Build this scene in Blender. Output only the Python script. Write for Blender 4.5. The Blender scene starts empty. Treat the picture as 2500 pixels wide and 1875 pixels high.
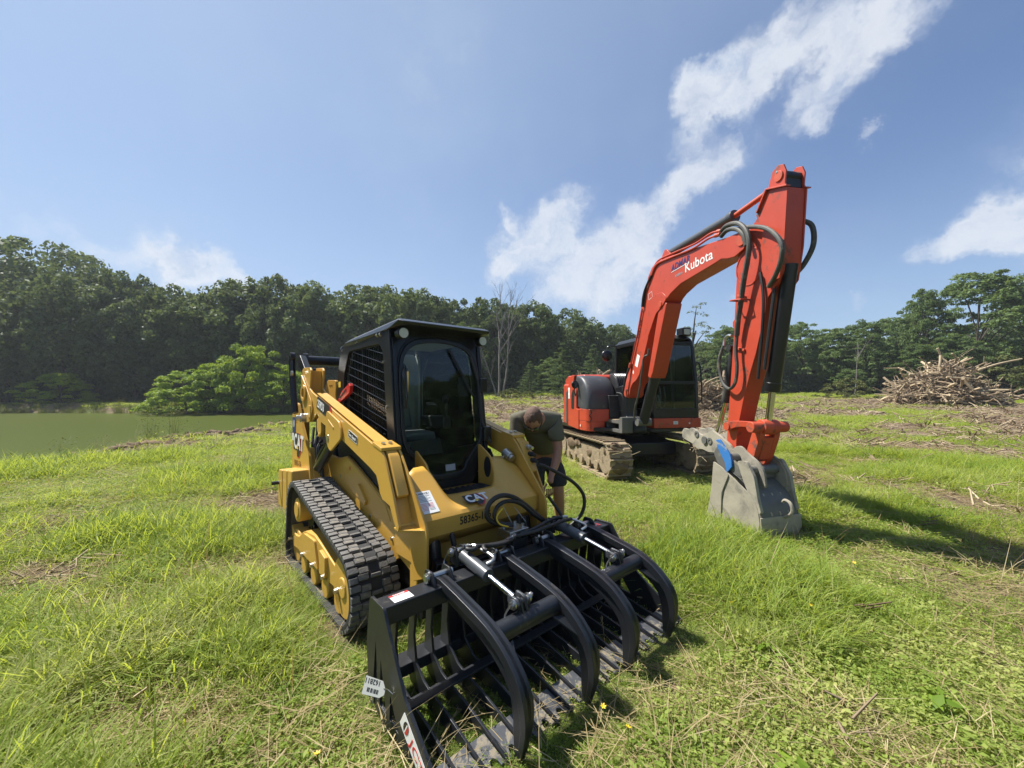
import bpy, bmesh, math, random
import numpy as np
from mathutils import Vector, Matrix, Euler, noise
from mathutils.geometry import delaunay_2d_cdt
rnd = random.Random(7)
R = math.radians
S = bpy.context.scene
# ------------------------------------------------------------------ camera
cam = bpy.data.objects.new('camera', bpy.data.cameras.new('camera'))
S.collection.objects.link(cam); S.camera = cam
cam.data.sensor_width = 36; cam.data.lens = 971.5 / 2500 * 36
cam.data.clip_start = .05; cam.data.clip_end = 2000
cam.location = (0, 0, 1.58); cam.rotation_euler = (R(90 + 1.05), 0, 0)
# ------------------------------------------------------------------ light
SUN_AZ = Vector((-.905, .425)).normalized(); SUN_EL = R(56)
sv = Vector((SUN_AZ.x * math.cos(SUN_EL), SUN_AZ.y * math.cos(SUN_EL), math.sin(SUN_EL)))
sun = bpy.data.objects.new('sun', bpy.data.lights.new('sun', 'SUN')); S.collection.objects.link(sun)
sun.data.energy = 5.0; sun.data.angle = R(.53); sun.data.color = (1, .955, .88)
sun.rotation_euler = sv.to_track_quat('Z', 'Y').to_euler(); sun.location = (-20, 10, 40)
W = bpy.data.worlds.new('World'); S.world = W; W.use_nodes = True
S.view_settings.view_transform = 'Standard'; S.view_settings.look = 'None'
S.view_settings.exposure = .88; S.view_settings.gamma = 1; S.view_settings.use_curve_mapping = False
S.render.engine = 'CYCLES'
S.cycles.max_bounces = 8; S.cycles.transparent_max_bounces = 16; S.cycles.diffuse_bounces = 3
S.cycles.glossy_bounces = 3; S.cycles.transmission_bounces = 4; S.cycles.caustics_reflective = False
S.cycles.use_denoising = True
class NT:
    def __init__(s, t): s.t = t; s.n = t.nodes; s.n.clear()
    def add(s, typ, **kw):
        nd = s.n.new(typ); ins = kw.pop('i', {})
        for k, v in kw.items(): setattr(nd, k, v)
        for k, v in ins.items():
            if hasattr(v, 'is_linked'): s.t.links.new(v, nd.inputs[k])
            else: nd.inputs[k].default_value = v
        return nd
    def m(s, op, a, b=None, c=None, clamp=False):
        nd = s.add('ShaderNodeMath', operation=op, use_clamp=clamp)
        for k, v in enumerate((a, b, c)):
            if v is None: continue
            if hasattr(v, 'is_linked'): s.t.links.new(v, nd.inputs[k])
            else: nd.inputs[k].default_value = v
        return nd.outputs[0]
    def v(s, op, a, b=None, out=0):
        nd = s.add('ShaderNodeVectorMath', operation=op)
        for k, v in enumerate((a, b)):
            if v is None: continue
            if hasattr(v, 'is_linked'): s.t.links.new(v, nd.inputs[k])
            else: nd.inputs[k].default_value = v
        return nd.outputs[out]
    def mix(s, f, a, b):
        nd = s.add('ShaderNodeMix', data_type='RGBA')
        for k, v in ((0, f), (6, a), (7, b)):
            if hasattr(v, 'is_linked'): s.t.links.new(v, nd.inputs[k])
            else: nd.inputs[k].default_value = v if k == 0 else (*v[:3], 1)
        return nd.outputs[2]
    def ss(s, x, a, b, lo=0., hi=1.):
        nd = s.add('ShaderNodeMapRange', interpolation_type='SMOOTHSTEP')
        s.t.links.new(x, nd.inputs[0])
        for k, v in enumerate((a, b, lo, hi)): nd.inputs[k + 1].default_value = v
        return nd.outputs[0]
    def noise(s, vec, scale, detail=4, rough=.55, dist=0.):
        return s.add('ShaderNodeTexNoise', i={'Vector': vec, 'Scale': scale, 'Detail': detail, 'Roughness': rough, 'Distortion': dist}).outputs['Fac']
# sky: Nishita plus cumulus at their directions
def make_sky():
    N = NT(W.node_tree)
    sky = N.add('ShaderNodeTexSky', sky_type='NISHITA', sun_disc=False, sun_elevation=SUN_EL,
                sun_rotation=math.atan2(SUN_AZ.x, SUN_AZ.y), altitude=100, air_density=1., dust_density=.6, ozone_density=3.0)
    d = N.add('ShaderNodeTexCoord').outputs['Generated']
    d = N.v('NORMALIZE', d)
    warp = N.add('ShaderNodeTexNoise', i={'Vector': d, 'Scale': 9., 'Detail': 5., 'Roughness': .62}).outputs['Color']
    wv = N.v('SUBTRACT', warp, (.5, .5, .5))
    dw = N.v('ADD', d, N.v('MULTIPLY', wv, (.14, .14, .14)))
    # (pixel direction x, y) of cloud puffs, angular radius, density
    puffs = [(1700, 450, .05, .95), (1740, 400, .055, .95), (1790, 380, .04, .7), (1640, 490, .05, .8), (1580, 530, .065, .95), (1540, 575, .075, .95), (1490, 635, .08, .9), (1440, 690, .075, .8), (1560, 650, .08, .7),
             (1700, 320, .045, .85), (1710, 260, .05, .95), (1700, 210, .045, .9), (1760, 190, .05, .9), (1790, 230, .05, .8), (1840, 180, .06, .8), (1860, 130, .06, .75), (1910, 90, .06, .7), (1960, 40, .06, .6),
             (2020, 150, .06, .62), (1990, 230, .05, .62), (2030, 270, .035, .55), (2080, 110, .06, .6), (2120, 50, .06, .55), (2200, 20, .06, .5), (2260, -20, .06, .45), (2105, 332, .022, .6), (1850, 330, .05, .3),
             (1250, 615, .065, .95), (1300, 585, .07, .95), (1350, 550, .065, .95), (1405, 500, .055, .95), (1220, 655, .055, .8), (1235, 530, .030, .8), (1380, 650, .08, .75), (1350, 710, .075, .6), (1440, 620, .06, .7),
             (1470, 740, .075, .65), (1550, 690, .05, .4), (2290, 600, .03, .7), (2345, 585, .04, .85), (2400, 550, .045, .95), (2440, 590, .04, .85), (2490, 545, .05, .95), (2560, 550, .06, .9), (2240, 615, .02, .4),
             (380, 615, .05, .75), (440, 640, .05, .85), (500, 660, .045, .85), (555, 670, .045, .9), (330, 600, .05, .5), (240, 600, .035, .4), (600, 690, .03, .7), (430, 680, .05, .7), (160, 560, .03, .25),
             (2085, 726, .018, .55), (1790, 722, .035, .55), (-350, 560, .2, .6), (3000, 300, .2, .6), (3300, 620, .2, .7), (900, 250, .35, .12), (1150, 60, .3, .12)]
    tot = None
    for px, py, r, a in puffs:
        v = Vector(((px - 1250) / 971.5, 1, (955 - py) / 971.5)).normalized()
        dist = N.v('DISTANCE', dw, tuple(v), out=1)
        w = N.ss(dist, r * 1.35, r * .1, 0, a)
        tot = w if tot is None else N.m('ADD', tot, w)
    tot = N.m('MINIMUM', tot, 1.15)
    n1 = N.noise(dw, 13, 9, .62); n2 = N.noise(d, 4, 4, .55)
    dens = N.m('MULTIPLY', N.m('ADD', tot, N.m('MULTIPLY', N.m('SUBTRACT', n1, .5), 2.1)), N.ss(tot, .0, .35))
    alpha = N.m('MAXIMUM', N.m('MULTIPLY', N.ss(dens, .0, 1.5), .86), N.m('MULTIPLY', N.ss(N.m('ADD', tot, N.m('MULTIPLY', N.m('SUBTRACT', n1, .5), .5)), .05, 1.3), .5))
    # whitish summer haze: thicker towards the sun and towards the horizon
    thin = N.m('MULTIPLY', N.ss(N.v('DOT_PRODUCT', d, tuple(sv), out=1), .1, 1.), .42)
    low = N.m('MULTIPLY', N.ss(N.add('ShaderNodeSeparateXYZ', i={0: d}).outputs[2], .5, 0.), .40)
    veil = N.m('ADD', N.m('ADD', N.m('ADD', thin, .10), low), N.m('MULTIPLY', N.ss(n2, .4, .8), .10))
    c1 = N.mix(veil, N.v('MULTIPLY', sky.outputs[0], (.98, 1.10, 1.30)), (4.9, 6.2, 7.8))
    shade = N.ss(N.m('ADD', N.noise(N.v('ADD', dw, (.012, -.006, .016)), 12, 6, .6), N.m('MULTIPLY', tot, .12)), .36, .66)
    cc = N.mix(shade, (4.9, 5.9, 7.6), (7.7, 8.1, 8.8))
    c2 = N.mix(alpha, c1, cc)
    bg = N.add('ShaderNodeBackground', i={'Color': c2, 'Strength': .058})
    N.add('ShaderNodeOutputWorld', i={'Surface': bg.outputs[0]})
make_sky()
# ------------------------------------------------------------------ materials
def mat(name, col, rough=.5, metal=0., var=.12, vs=6., bump=0., bs=40., dirt=None, da=(.5, .7), ds=3., up=0., coat=0., spec=.5, dr=.9):
    """painted / dirty surface: base colour with noise, optional dirt colour in noise patches (up: more on faces that look up)"""
    m = bpy.data.materials.new(name); m.use_nodes = True; N = NT(m.node_tree)
    tc = N.add('ShaderNodeTexCoord').outputs['Object']
    n1 = N.noise(tc, vs, 5, .6)
    c = N.mix(n1, tuple(x * (1 - var) for x in col), tuple(min(1, x * (1 + var)) for x in col))
    rg = N.m('ADD', N.m('MULTIPLY', N.noise(tc, vs * 3, 3), .16), rough - .08)
    if dirt:
        n2 = N.noise(tc, ds, 7, .68, .4)
        if up:
            nz = N.add('ShaderNodeSeparateXYZ', i={0: N.add('ShaderNodeNewGeometry').outputs['Normal']}).outputs[2]
            n2 = N.m('ADD', n2, N.m('MULTIPLY', nz, up))
        f = N.ss(n2, da[0], da[1])
        c = N.mix(f, c, N.mix(N.noise(tc, ds * 9, 4), tuple(x * .7 for x in dirt), tuple(x * 1.25 for x in dirt)))
        rg = N.m('ADD', N.m('MULTIPLY', rg, N.m('SUBTRACT', 1., f)), N.m('MULTIPLY', f, dr))
    p = N.add('ShaderNodeBsdfPrincipled', i={'Base Color': c, 'Roughness': rg, 'Metallic': metal, 'Coat Weight': coat, 'Coat Roughness': .12, 'Specular IOR Level': spec})
    if bump:
        b = N.add('ShaderNodeBump', i={'Height': N.noise(tc, bs, 5, .6), 'Strength': bump, 'Distance': .02})
        N.t.links.new(b.outputs[0], p.inputs['Normal'])
    N.add('ShaderNodeOutputMaterial', i={0: p.outputs[0]})
    return m
def mat_glass(name, tint, refl=1.):
    m = bpy.data.materials.new(name); m.use_nodes = True; N = NT(m.node_tree)
    t = N.add('ShaderNodeBsdfTransparent', i={'Color': (*tint, 1)}); g = N.add('ShaderNodeBsdfGlossy', i={'Color': (refl, refl, refl, 1), 'Roughness': .02})
    fr = N.add('ShaderNodeFresnel', i={'IOR': 1.36})
    x = N.add('ShaderNodeMixShader', i={0: fr.outputs[0], 1: t.outputs[0], 2: g.outputs[0]})
    N.add('ShaderNodeOutputMaterial', i={0: x.outputs[0]}); return m
def mat_leaf(name, c0, c1, c2, trans=.3, src='OBJ', rough=.65, spec=.12):
    """leaf: colour ramps over a per-leaf / per-plant random value"""
    m = bpy.data.materials.new(name); m.use_nodes = True; N = NT(m.node_tree)
    if src == 'INST':
        t = N.add('ShaderNodeAttribute', attribute_name='tint', attribute_type='INSTANCER').outputs['Fac']
        k = N.add('ShaderNodeAttribute', attribute_name='leaf', attribute_type='GEOMETRY').outputs['Fac']
        f = N.m('ADD', t, N.m('MULTIPLY', N.m('SUBTRACT', k, .5), .3), clamp=True)
    else:
        t = N.add('ShaderNodeObjectInfo').outputs['Random']
        k = N.add('ShaderNodeAttribute', attribute_name='leaf', attribute_type='GEOMETRY').outputs['Fac']
        f = N.m('ADD', N.m('MULTIPLY', t, .45), N.m('MULTIPLY', k, .55), clamp=True)
    r = N.add('ShaderNodeValToRGB', i={0: f}); e = r.color_ramp.elements
    e[0].position = 0; e[0].color = (*c0, 1); e[1].position = 1; e[1].color = (*c2, 1); x = e.new(.5); x.color = (*c1, 1)
    p = N.add('ShaderNodeBsdfPrincipled', i={'Base Color': r.outputs[0], 'Roughness': rough, 'Specular IOR Level': spec})
    tr = N.add('ShaderNodeBsdfTranslucent', i={'Color': N.mix(.75, r.outputs[0], N.mix(1., (0, 0, 0), tuple(min(1, q * 1.6) for q in (c1[0] * 1.2, c1[1], c1[2] * .5))))})
    N.add('ShaderNodeOutputMaterial', i={0: N.add('ShaderNodeMixShader', i={0: trans, 1: p.outputs[0], 2: tr.outputs[0]}).outputs[0]})
    return m
DUST = (.33, .26, .17)
M = dict(
    yellow=mat('yellow_paint', (.56, .318, .056), .34, var=.05, vs=2, dirt=(.42, .30, .13), da=(.66, .9), ds=2.5, coat=.15, dr=.6),
    yellow2=mat('cast_yellow_paint', (.55, .325, .06), .45, var=.08, vs=5, dirt=DUST, da=(.58, .85), ds=5, bump=.05),
    orange=mat('orange_paint', (.47, .058, .026), .42, var=.22, vs=3.2, dirt=(.13, .055, .035), da=(.57, .70), ds=4.6, coat=.1, dr=.6, bump=.03, bs=9),
    orange_dk=mat('scuffed_orange_paint', (.50, .075, .03), .5, var=.2, vs=5, dirt=(.10, .07, .055), da=(.52, .68), ds=7, bump=.1),
    black=mat('black_paint', (.009, .0095, .011), .33, var=.2, vs=4, dirt=(.10, .09, .075), da=(.68, .92), ds=4, coat=.1, dr=.7),
    gblack=mat('grapple_black_paint', (.016, .018, .022), .36, var=.2, vs=5, dirt=(.13, .11, .08), da=(.62, .85), ds=6, up=.04, dr=.8, bump=.06, bs=160),
    plastic=mat('dark_plastic', (.017, .018, .020), .55, var=.15, vs=5, dirt=(.13, .12, .10), da=(.55, .85), ds=3.5),
    greyplastic=mat('grey_tank_plastic', (.052, .055, .062), .45, var=.2, vs=3, dirt=(.17, .16, .14), da=(.55, .8), ds=4, dr=.7),
    rubber=mat('black_track_rubber', (.022, .022, .022), .75, var=.3, vs=9, dirt=(.12, .105, .085), da=(.6, .85), ds=4, bump=.15, bs=60),
    tread=mat('dusty_tread_rubber', (.115, .109, .10), .7, var=.35, vs=12, dirt=(.27, .235, .18), da=(.50, .78), ds=9, up=.05, bump=.25, bs=90),
    belt_in=mat('inner_belt_rubber', (.085, .072, .062), .7, var=.25, vs=7, dirt=(.20, .16, .12), da=(.45, .75), ds=5, up=.05, bump=.1),
    hose=mat('rubber_hose', (.018, .018, .018), .5, var=.3, vs=30, dirt=(.10, .09, .08), da=(.6, .8), ds=12),
    hose_old=mat('dusty_rubber_hose', (.055, .056, .05), .55, var=.3, vs=20, dirt=(.2, .17, .11), da=(.52, .7), ds=10),
    chrome=mat('chrome_rod', (.62, .61, .58), .18, 1., var=.05),
    zinc=mat('zinc_plated_steel', (.50, .50, .48), .34, 1., var=.15, vs=40),
    steel=mat('grey_cylinder_paint', (.060, .067, .075), .38, var=.1, vs=8, coat=.1),
    wornsteel=mat('bare_worn_steel', (.10, .105, .115), .45, .5, var=.3, vs=18, dirt=(.3, .26, .19), da=(.48, .62), ds=14),
    mud=mat('dried_mud', (.30, .235, .155), .95, var=.35, vs=7, dirt=(.13, .095, .06), da=(.5, .68), ds=5, bump=.8, bs=24, spec=.2),
    mudtrack=mat('mud_caked_track', (.30, .235, .15), .92, var=.3, vs=9, dirt=(.16, .12, .08), da=(.54, .68), ds=7, bump=.5, bs=36, spec=.2),
    bucket=mat('muddy_bucket_steel', (.33, .30, .235), .8, 0., var=.35, vs=6, dirt=(.20, .185, .155), da=(.48, .66), ds=4, bump=.12, bs=45, dr=.7, spec=.3),
    bucket2=mat('grey_bucket_shell', (.135, .135, .125), .55, .2, var=.25, vs=5, dirt=(.30, .27, .19), da=(.52, .75), ds=4, bump=.1, bs=40),
    blue=mat('worn_blue_paint', (.035, .17, .46), .5, var=.15, vs=6, dirt=(.33, .32, .28), da=(.58, .68), ds=7),
    red=mat('red_paint', (.52, .025, .022), .35, var=.08),
    tag=mat('grey_card', (.42, .43, .40), .6, var=.06), white=mat('white_decal', (.78, .78, .76), .5, var=.04), ink=mat('black_ink', (.012, .012, .013), .5, var=.05),
    logored=mat('red_ink', (.50, .03, .03), .45, var=.05), logoyel=mat('yellow_ink', (.75, .50, .03), .45, var=.05), navy=mat('navy_ink', (.018, .03, .13), .45, var=.05),
    blueink=mat('blue_ink', (.03, .07, .30), .45, var=.05), pink=mat('pale_red_ink', (.70, .28, .27), .5, var=.05), greyink=mat('grey_print', (.33, .34, .36), .5, var=.05), fadeink=mat('faded_brown_print', (.20, .11, .03), .5, var=.2),
    glass=mat_glass('tinted_cab_glass', (.86, .92, .89)), glass2=mat_glass('excavator_cab_glass', (.88, .94, .90)),
    lens=mat('lamp_lens', (.72, .73, .70), .12, .3, var=.2, vs=60), seat=mat('seat_vinyl', (.17, .175, .18), .6), headliner=mat('grey_cab_lining', (.50, .51, .49), .8),
    skin=mat('skin', (.40, .20, .13), .5, var=.1, vs=14, spec=.35), shirt=mat('olive_tshirt', (.135, .128, .095), .9, var=.15, vs=20, bump=.25, bs=18, spec=.1),
    shorts=mat('dark_shorts', (.045, .047, .055), .9, var=.2, vs=24, bump=.3, bs=20, spec=.1), hair=mat('brown_hair', (.105, .055, .034), .7, var=.4, vs=60, bump=.6, bs=120),
    shoe=mat('brown_boot', (.07, .05, .035), .7), shades=mat('sunglass_plastic', (.01, .01, .01), .15),
    bark=mat('dark_bark', (.075, .062, .050), .9, var=.4, vs=5, bump=.5, bs=14, spec=.2), greybark=mat('dead_grey_bark', (.20, .185, .165), .9, var=.25, vs=4, bump=.4, bs=12, spec=.2),
    mudwet=mat('packed_dark_mud', (.175, .125, .080), .95, var=.4, vs=7, dirt=(.09, .065, .045), da=(.5, .65), ds=6, bump=.8, bs=26, spec=.2),
    wood=mat('cut_branch_wood', (.30, .23, .155), .85, var=.35, vs=3, dirt=(.12, .085, .06), da=(.5, .64), ds=3, bump=.4, bs=14, spec=.2),
    palewood=mat('peeled_pale_wood', (.46, .37, .24), .8, var=.25, vs=3, dirt=(.2, .15, .1), da=(.58, .7), ds=3, bump=.3, bs=10, spec=.2),
    soil=mat('clod_soil', (.15, .108, .072), .95, var=.4, vs=6, bump=.6, bs=20, spec=.15),
)
# ------------------------------------------------------------------ mesh helpers
def catmull(P, k=6, closed=False):
    P = [Vector(p) for p in P]; n = len(P); out = []
    for i in range(n if closed else n - 1):
        a, b, c, d = (P[(i - 1) % n], P[i], P[(i + 1) % n], P[(i + 2) % n]) if closed else (P[max(i - 1, 0)], P[i], P[i + 1], P[min(i + 2, n - 1)])
        for j in range(k):
            t = j / k
            out.append(.5 * (2 * b + (c - a) * t + (2 * a - 5 * b + 4 * c - d) * t * t + (3 * b - a - 3 * c + d) * t ** 3))
    if not closed: out.append(P[-1])
    return out
def rc(P, r=.02, k=4):
    """round the corners of a closed 2D polygon"""
    n = len(P); out = []
    for i in range(n):
        a, b, c = Vector(P[i - 1]), Vector(P[i]), Vector(P[(i + 1) % n])
        q = min(r, (a - b).length * .45, (c - b).length * .45)
        p0 = b + (a - b).normalized() * q; p1 = b + (c - b).normalized() * q
        for j in range(k + 1):
            t = j / k; out.append(tuple((1 - t) ** 2 * p0 + 2 * t * (1 - t) * b + t * t * p1))
    return out
class G:
    def __init__(s): s.V = []; s.F = []
    def raw(s, V, F):
        o = len(s.V); s.V += [tuple(v) for v in V]; s.F += [tuple(i + o for i in f) for f in F]; s.last = o; return s
    def map(s, fn): s.V[s.last:] = [tuple(fn(Vector(v))) for v in s.V[s.last:]]; return s
    def box(s, a, b):
        x0, y0, z0 = a; x1, y1, z1 = b
        return s.raw([(x0, y0, z0), (x1, y0, z0), (x1, y1, z0), (x0, y1, z0), (x0, y0, z1), (x1, y0, z1), (x1, y1, z1), (x0, y1, z1)],
                     [(0, 3, 2, 1), (4, 5, 6, 7), (0, 1, 5, 4), (1, 2, 6, 5), (2, 3, 7, 6), (3, 0, 4, 7)])
    def obox(s, c, size, rot=(0, 0, 0)):
        h = Vector(size) / 2; s.box(-h, h); m = Euler(rot).to_matrix(); c = Vector(c); return s.map(lambda v: m @ v + c)
    def bar(s, p0, p1, w, h, upv=(0, 0, 1)):
        p0, p1 = Vector(p0), Vector(p1); d = p1 - p0; L = d.length; d.normalize(); sd = d.cross(Vector(upv)).normalized(); u = sd.cross(d)
        s.box((0, -w / 2, -h / 2), (L, w / 2, h / 2)); return s.map(lambda v: p0 + d * v.x + sd * v.y + u * v.z)
    def _ax(s, axis, p, t): return {'x': (t, p[0], p[1]), 'y': (p[0], t, p[1]), 'z': (p[0], p[1], t)}[axis]
    def prism(s, P, axis, a, b):
        n = len(P); V = [s._ax(axis, p, a) for p in P] + [s._ax(axis, p, b) for p in P]
        return s.raw(V, [tuple(range(n)), tuple(range(2 * n - 1, n - 1, -1))] + [(i, (i + 1) % n, n + (i + 1) % n, n + i) for i in range(n)])
    def prismh(s, P, holes, axis, a, b):
        loops = [P] + holes; co = []; ed = []
        for L in loops:
            o = len(co); co += [Vector(p[:2]) for p in L]; ed += [(o + i, o + (i + 1) % len(L)) for i in range(len(L))]
        vs, _, fs, *_ = delaunay_2d_cdt(co, ed, [], 1, 1e-6)
        def inside(p, L):
            c = False
            for i in range(len(L)):
                (x0, y0), (x1, y1) = L[i - 1][:2], L[i][:2]
                if (y0 > p[1]) != (y1 > p[1]) and p[0] < (x1 - x0) * (p[1] - y0) / (y1 - y0) + x0: c = not c
            return c
        keep = [f for f in fs if inside(sum((vs[i] for i in f), Vector((0, 0))) / len(f), P) and not any(inside(sum((vs[i] for i in f), Vector((0, 0))) / len(f), h) for h in holes)]
        n = len(vs); V = [s._ax(axis, p, a) for p in vs] + [s._ax(axis, p, b) for p in vs]
        F = [tuple(f) for f in keep] + [tuple(n + i for i in reversed(f)) for f in keep]
        cnt = {}
        for f in keep:
            for i in range(len(f)):
                e = (f[i - 1], f[i]); k = tuple(sorted(e)); cnt[k] = None if k in cnt else e
        F += [(e[0], e[1], n + e[1], n + e[0]) for e in cnt.values() if e]
        return s.raw(V, F)
    def hull(s, P):
        bm = bmesh.new(); [bm.verts.new(p) for p in P]; r = bmesh.ops.convex_hull(bm, input=bm.verts)
        bmesh.ops.delete(bm, geom=list({g for g in r['geom_interior'] + r['geom_unused'] if isinstance(g, bmesh.types.BMVert)}), context='VERTS')
        bmesh.ops.dissolve_limit(bm, angle_limit=.02, verts=bm.verts, edges=bm.edges)
        bm.verts.index_update(); s.raw([v.co for v in bm.verts], [[v.index for v in f.verts] for f in bm.faces]); bm.free(); return s
    def cyl(s, p0, p1, r, n=16, r1=None, cap=True):
        p0, p1 = Vector(p0), Vector(p1); d = (p1 - p0).normalized(); u = d.orthogonal().normalized(); w = d.cross(u); r1 = r if r1 is None else r1
        A = [(math.cos(2 * math.pi * i / n), math.sin(2 * math.pi * i / n)) for i in range(n)]
        V = [p0 + (u * a + w * b) * r for a, b in A] + [p1 + (u * a + w * b) * r1 for a, b in A]
        F = [(i, (i + 1) % n, n + (i + 1) % n, n + i) for i in range(n)]
        if cap: F += [tuple(range(n))[::-1], tuple(range(n, 2 * n))]
        return s.raw(V, F)
    def ring(s, c, ax, r0, r1, h, n=24):
        """flat washer / hoop, r0 inner"""
        c = Vector(c); d = Vector(ax).normalized(); u = d.orthogonal().normalized(); w = d.cross(u); V = []; F = []
        for i in range(n):
            e = u * math.cos(2 * math.pi * i / n) + w * math.sin(2 * math.pi * i / n)
            V += [c + e * r0, c + e * r1, c + e * r1 + d * h, c + e * r0 + d * h]; j = (i + 1) % n
            for k in range(4): F.append((4 * i + k, 4 * j + k, 4 * j + (k + 1) % 4, 4 * i + (k + 1) % 4))
        return s.raw(V, F)
    def tube(s, P, r, n=8, k=6, smooth=True, rr=None):
        P = catmull(P, k) if smooth else [Vector(p) for p in P]
        V = []; F = []; u = None; L = len(P)
        for i, p in enumerate(P):
            t = (P[min(i + 1, L - 1)] - P[max(i - 1, 0)]).normalized()
            u = t.orthogonal().normalized() if u is None else (u - t * u.dot(t)).normalized()
            w = t.cross(u); q = r if rr is None else r + (rr - r) * i / (L - 1)
            V += [p + (u * math.cos(2 * math.pi * j / n) + w * math.sin(2 * math.pi * j / n)) * q for j in range(n)]
            if i: F += [((i - 1) * n + j, (i - 1) * n + (j + 1) % n, i * n + (j + 1) % n, i * n + j) for j in range(n)]
        F += [tuple(range(n))[::-1], tuple(range((L - 1) * n, L * n))]
        return s.raw(V, F)
    def ball(s, c, r, sub=2, sc=(1, 1, 1)):
        bm = bmesh.new(); bmesh.ops.create_icosphere(bm, subdivisions=sub, radius=1); bm.verts.index_update()
        s.raw([(c[0] + v.co.x * r * sc[0], c[1] + v.co.y * r * sc[1], c[2] + v.co.z * r * sc[2]) for v in bm.verts], [[v.index for v in f.verts] for f in bm.faces]); bm.free(); return s
    def mesh(s, name, m, ang=35):
        bm = bmesh.new(); vs = [bm.verts.new(v) for v in s.V]
        for f in s.F:
            try: bm.faces.new([vs[i] for i in f])
            except ValueError: pass
        bmesh.ops.recalc_face_normals(bm, faces=bm.faces)
        me = bpy.data.meshes.new(name); bm.to_mesh(me); bm.free()
        me.materials.append(m)
        if ang:
            me.polygons.foreach_set('use_smooth', [True] * len(me.polygons)); me.set_sharp_from_angle(angle=R(ang))
        return me
    def obj(s, name, m, parent=None, bev=0., ang=35, M4=None, seg=2):
        return link(name, s.mesh(name, M[m] if isinstance(m, str) else m, ang), parent, bev, M4, seg)
def link(name, data, parent=None, bev=0., M4=None, seg=2):
    o = bpy.data.objects.new(name, data); S.collection.objects.link(o); o.parent = parent
    if M4 is not None: o.matrix_local = M4
    if bev:
        b = o.modifiers.new('bevel', 'BEVEL'); b.width = bev; b.segments = seg; b.limit_method = 'ANGLE'; b.angle_limit = R(40); b.harden_normals = True
    return o
def tag(o, label=None, cat=None, group=None, kind=None):
    for k, v in (('label', label), ('category', cat), ('group', group), ('kind', kind)):
        if v: o[k] = v
    return o
def empty(name, loc, rot, label, cat, group=None):
    o = bpy.data.objects.new(name, None); S.collection.objects.link(o); o.location = loc; o.rotation_euler = rot; o.empty_display_size = .2
    return tag(o, label, cat, group)
def axes(o, x, y):
    x = Vector(x).normalized(); z = x.cross(Vector(y)).normalized(); y = z.cross(x)
    return Matrix(((x.x, y.x, z.x, o[0]), (x.y, y.y, z.y, o[1]), (x.z, y.z, z.z, o[2]), (0, 0, 0, 1)))
def text(body, parent, m, o, x, y, h, name='lettering', bold=0., w=1., M4=None, shear=0., align='LEFT'):
    """raised-print lettering of cap height h, at o, reading along x with y up"""
    c = bpy.data.curves.new(name, 'FONT'); c.body = body; c.size = h / .70; c.offset = bold * h; c.extrude = .0006; c.space_character = 1 + bold * 1.5; c.shear = shear; c.align_x = align; c.resolution_u = 3
    c.materials.append(M[m]); mm = axes(o, x, y) @ Matrix.Diagonal((w, 1, 1, 1))
    o = bpy.data.objects.new('t', c); S.collection.objects.link(o); me = bpy.data.meshes.new_from_object(o); bpy.data.objects.remove(o); me.name = name
    return link(name, me, parent, M4=mm if M4 is None else M4 @ mm)
def plate(P, parent, m, o, x, y, t=.0016, name='decal', M4=None):
    """thin flat sticker: 2D polygon P in the frame (x, y) at o"""
    g = G().prism(P, 'z', 0, t); mm = axes(o, x, y)
    return link(name, g.mesh(name, M[m], 0), parent, M4=mm if M4 is None else M4 @ mm)
def rect(w, h, x=0, y=0): return [(x, y), (x + w, y), (x + w, y + h), (x, y + h)]
# ------------------------------------------------------------------ terrain
def sst(x, a, b): t = np.clip((x - a) / (b - a), 0, 1); return t * t * (3 - 2 * t)
def vnoise(x, y, seed=0):
    x = np.asarray(x, float); y = np.asarray(y, float); xi = np.floor(x).astype(np.int64); yi = np.floor(y).astype(np.int64); fx = x - xi; fy = y - yi
    def h(a, b):
        n = (a * 374761393 + b * 668265263 + seed * 1442695041) & 0xffffffff
        n = ((n ^ (n >> 13)) * 1274126177) & 0xffffffff; return ((n ^ (n >> 16)) & 0xffff) / 65535.
    fx = fx * fx * (3 - 2 * fx); fy = fy * fy * (3 - 2 * fy)
    return (h(xi, yi) * (1 - fx) + h(xi + 1, yi) * fx) * (1 - fy) + (h(xi, yi + 1) * (1 - fx) + h(xi + 1, yi + 1) * fx) * fy
def fbm(x, y, s, o=4, seed=0): return sum(vnoise(x * s * 2 ** k, y * s * 2 ** k, seed + k) * .5 ** (k + 1) for k in range(o)) / (1 - .5 ** o)
WATER = -.55
def pond_d(x, y):
    xs = -12.6 + 1.6 * (fbm(y, x * 0, .35, 3, 5) - .5) * 2 + 3. * sst(y, 24, 38)
    return np.minimum(np.minimum(xs - x, (y - 9.2) + (fbm(x, y * 0, .4, 2, 9) - .5)), 38.6 + 1.2 * (fbm(x, x * 0, .15, 3, 4) - .5) - y)
def hz(x, y):
    x = np.asarray(x, float); y = np.asarray(y, float)
    rise = .036 * np.clip(y - 12, 0, 34) * sst(x, -14, -3); back = .25 * sst(y, 38, 41) * (1 - sst(x, -14, -3))
    b = rise + back + .05 * (fbm(x, y, .5, 3, 1) - .5) * sst(np.hypot(x, y), 3, 8) + .02 * (fbm(x, y, 3., 3, 2) - .5)
    d = pond_d(x, y); t = sst(d, -2.2, 2.6)
    b = b + soil(x, y) * (.16 * (fbm(x, y, 1.3, 4, 8) - .45)) * sst(y, 9, 14)
    b = b + .14 * np.exp(-((d + 1.9) / .8) ** 2) * fbm(x, y, 1.1, 3, 40) * sst(y, 8, 10)
    return b + (-1.6 - b) * t
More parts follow.
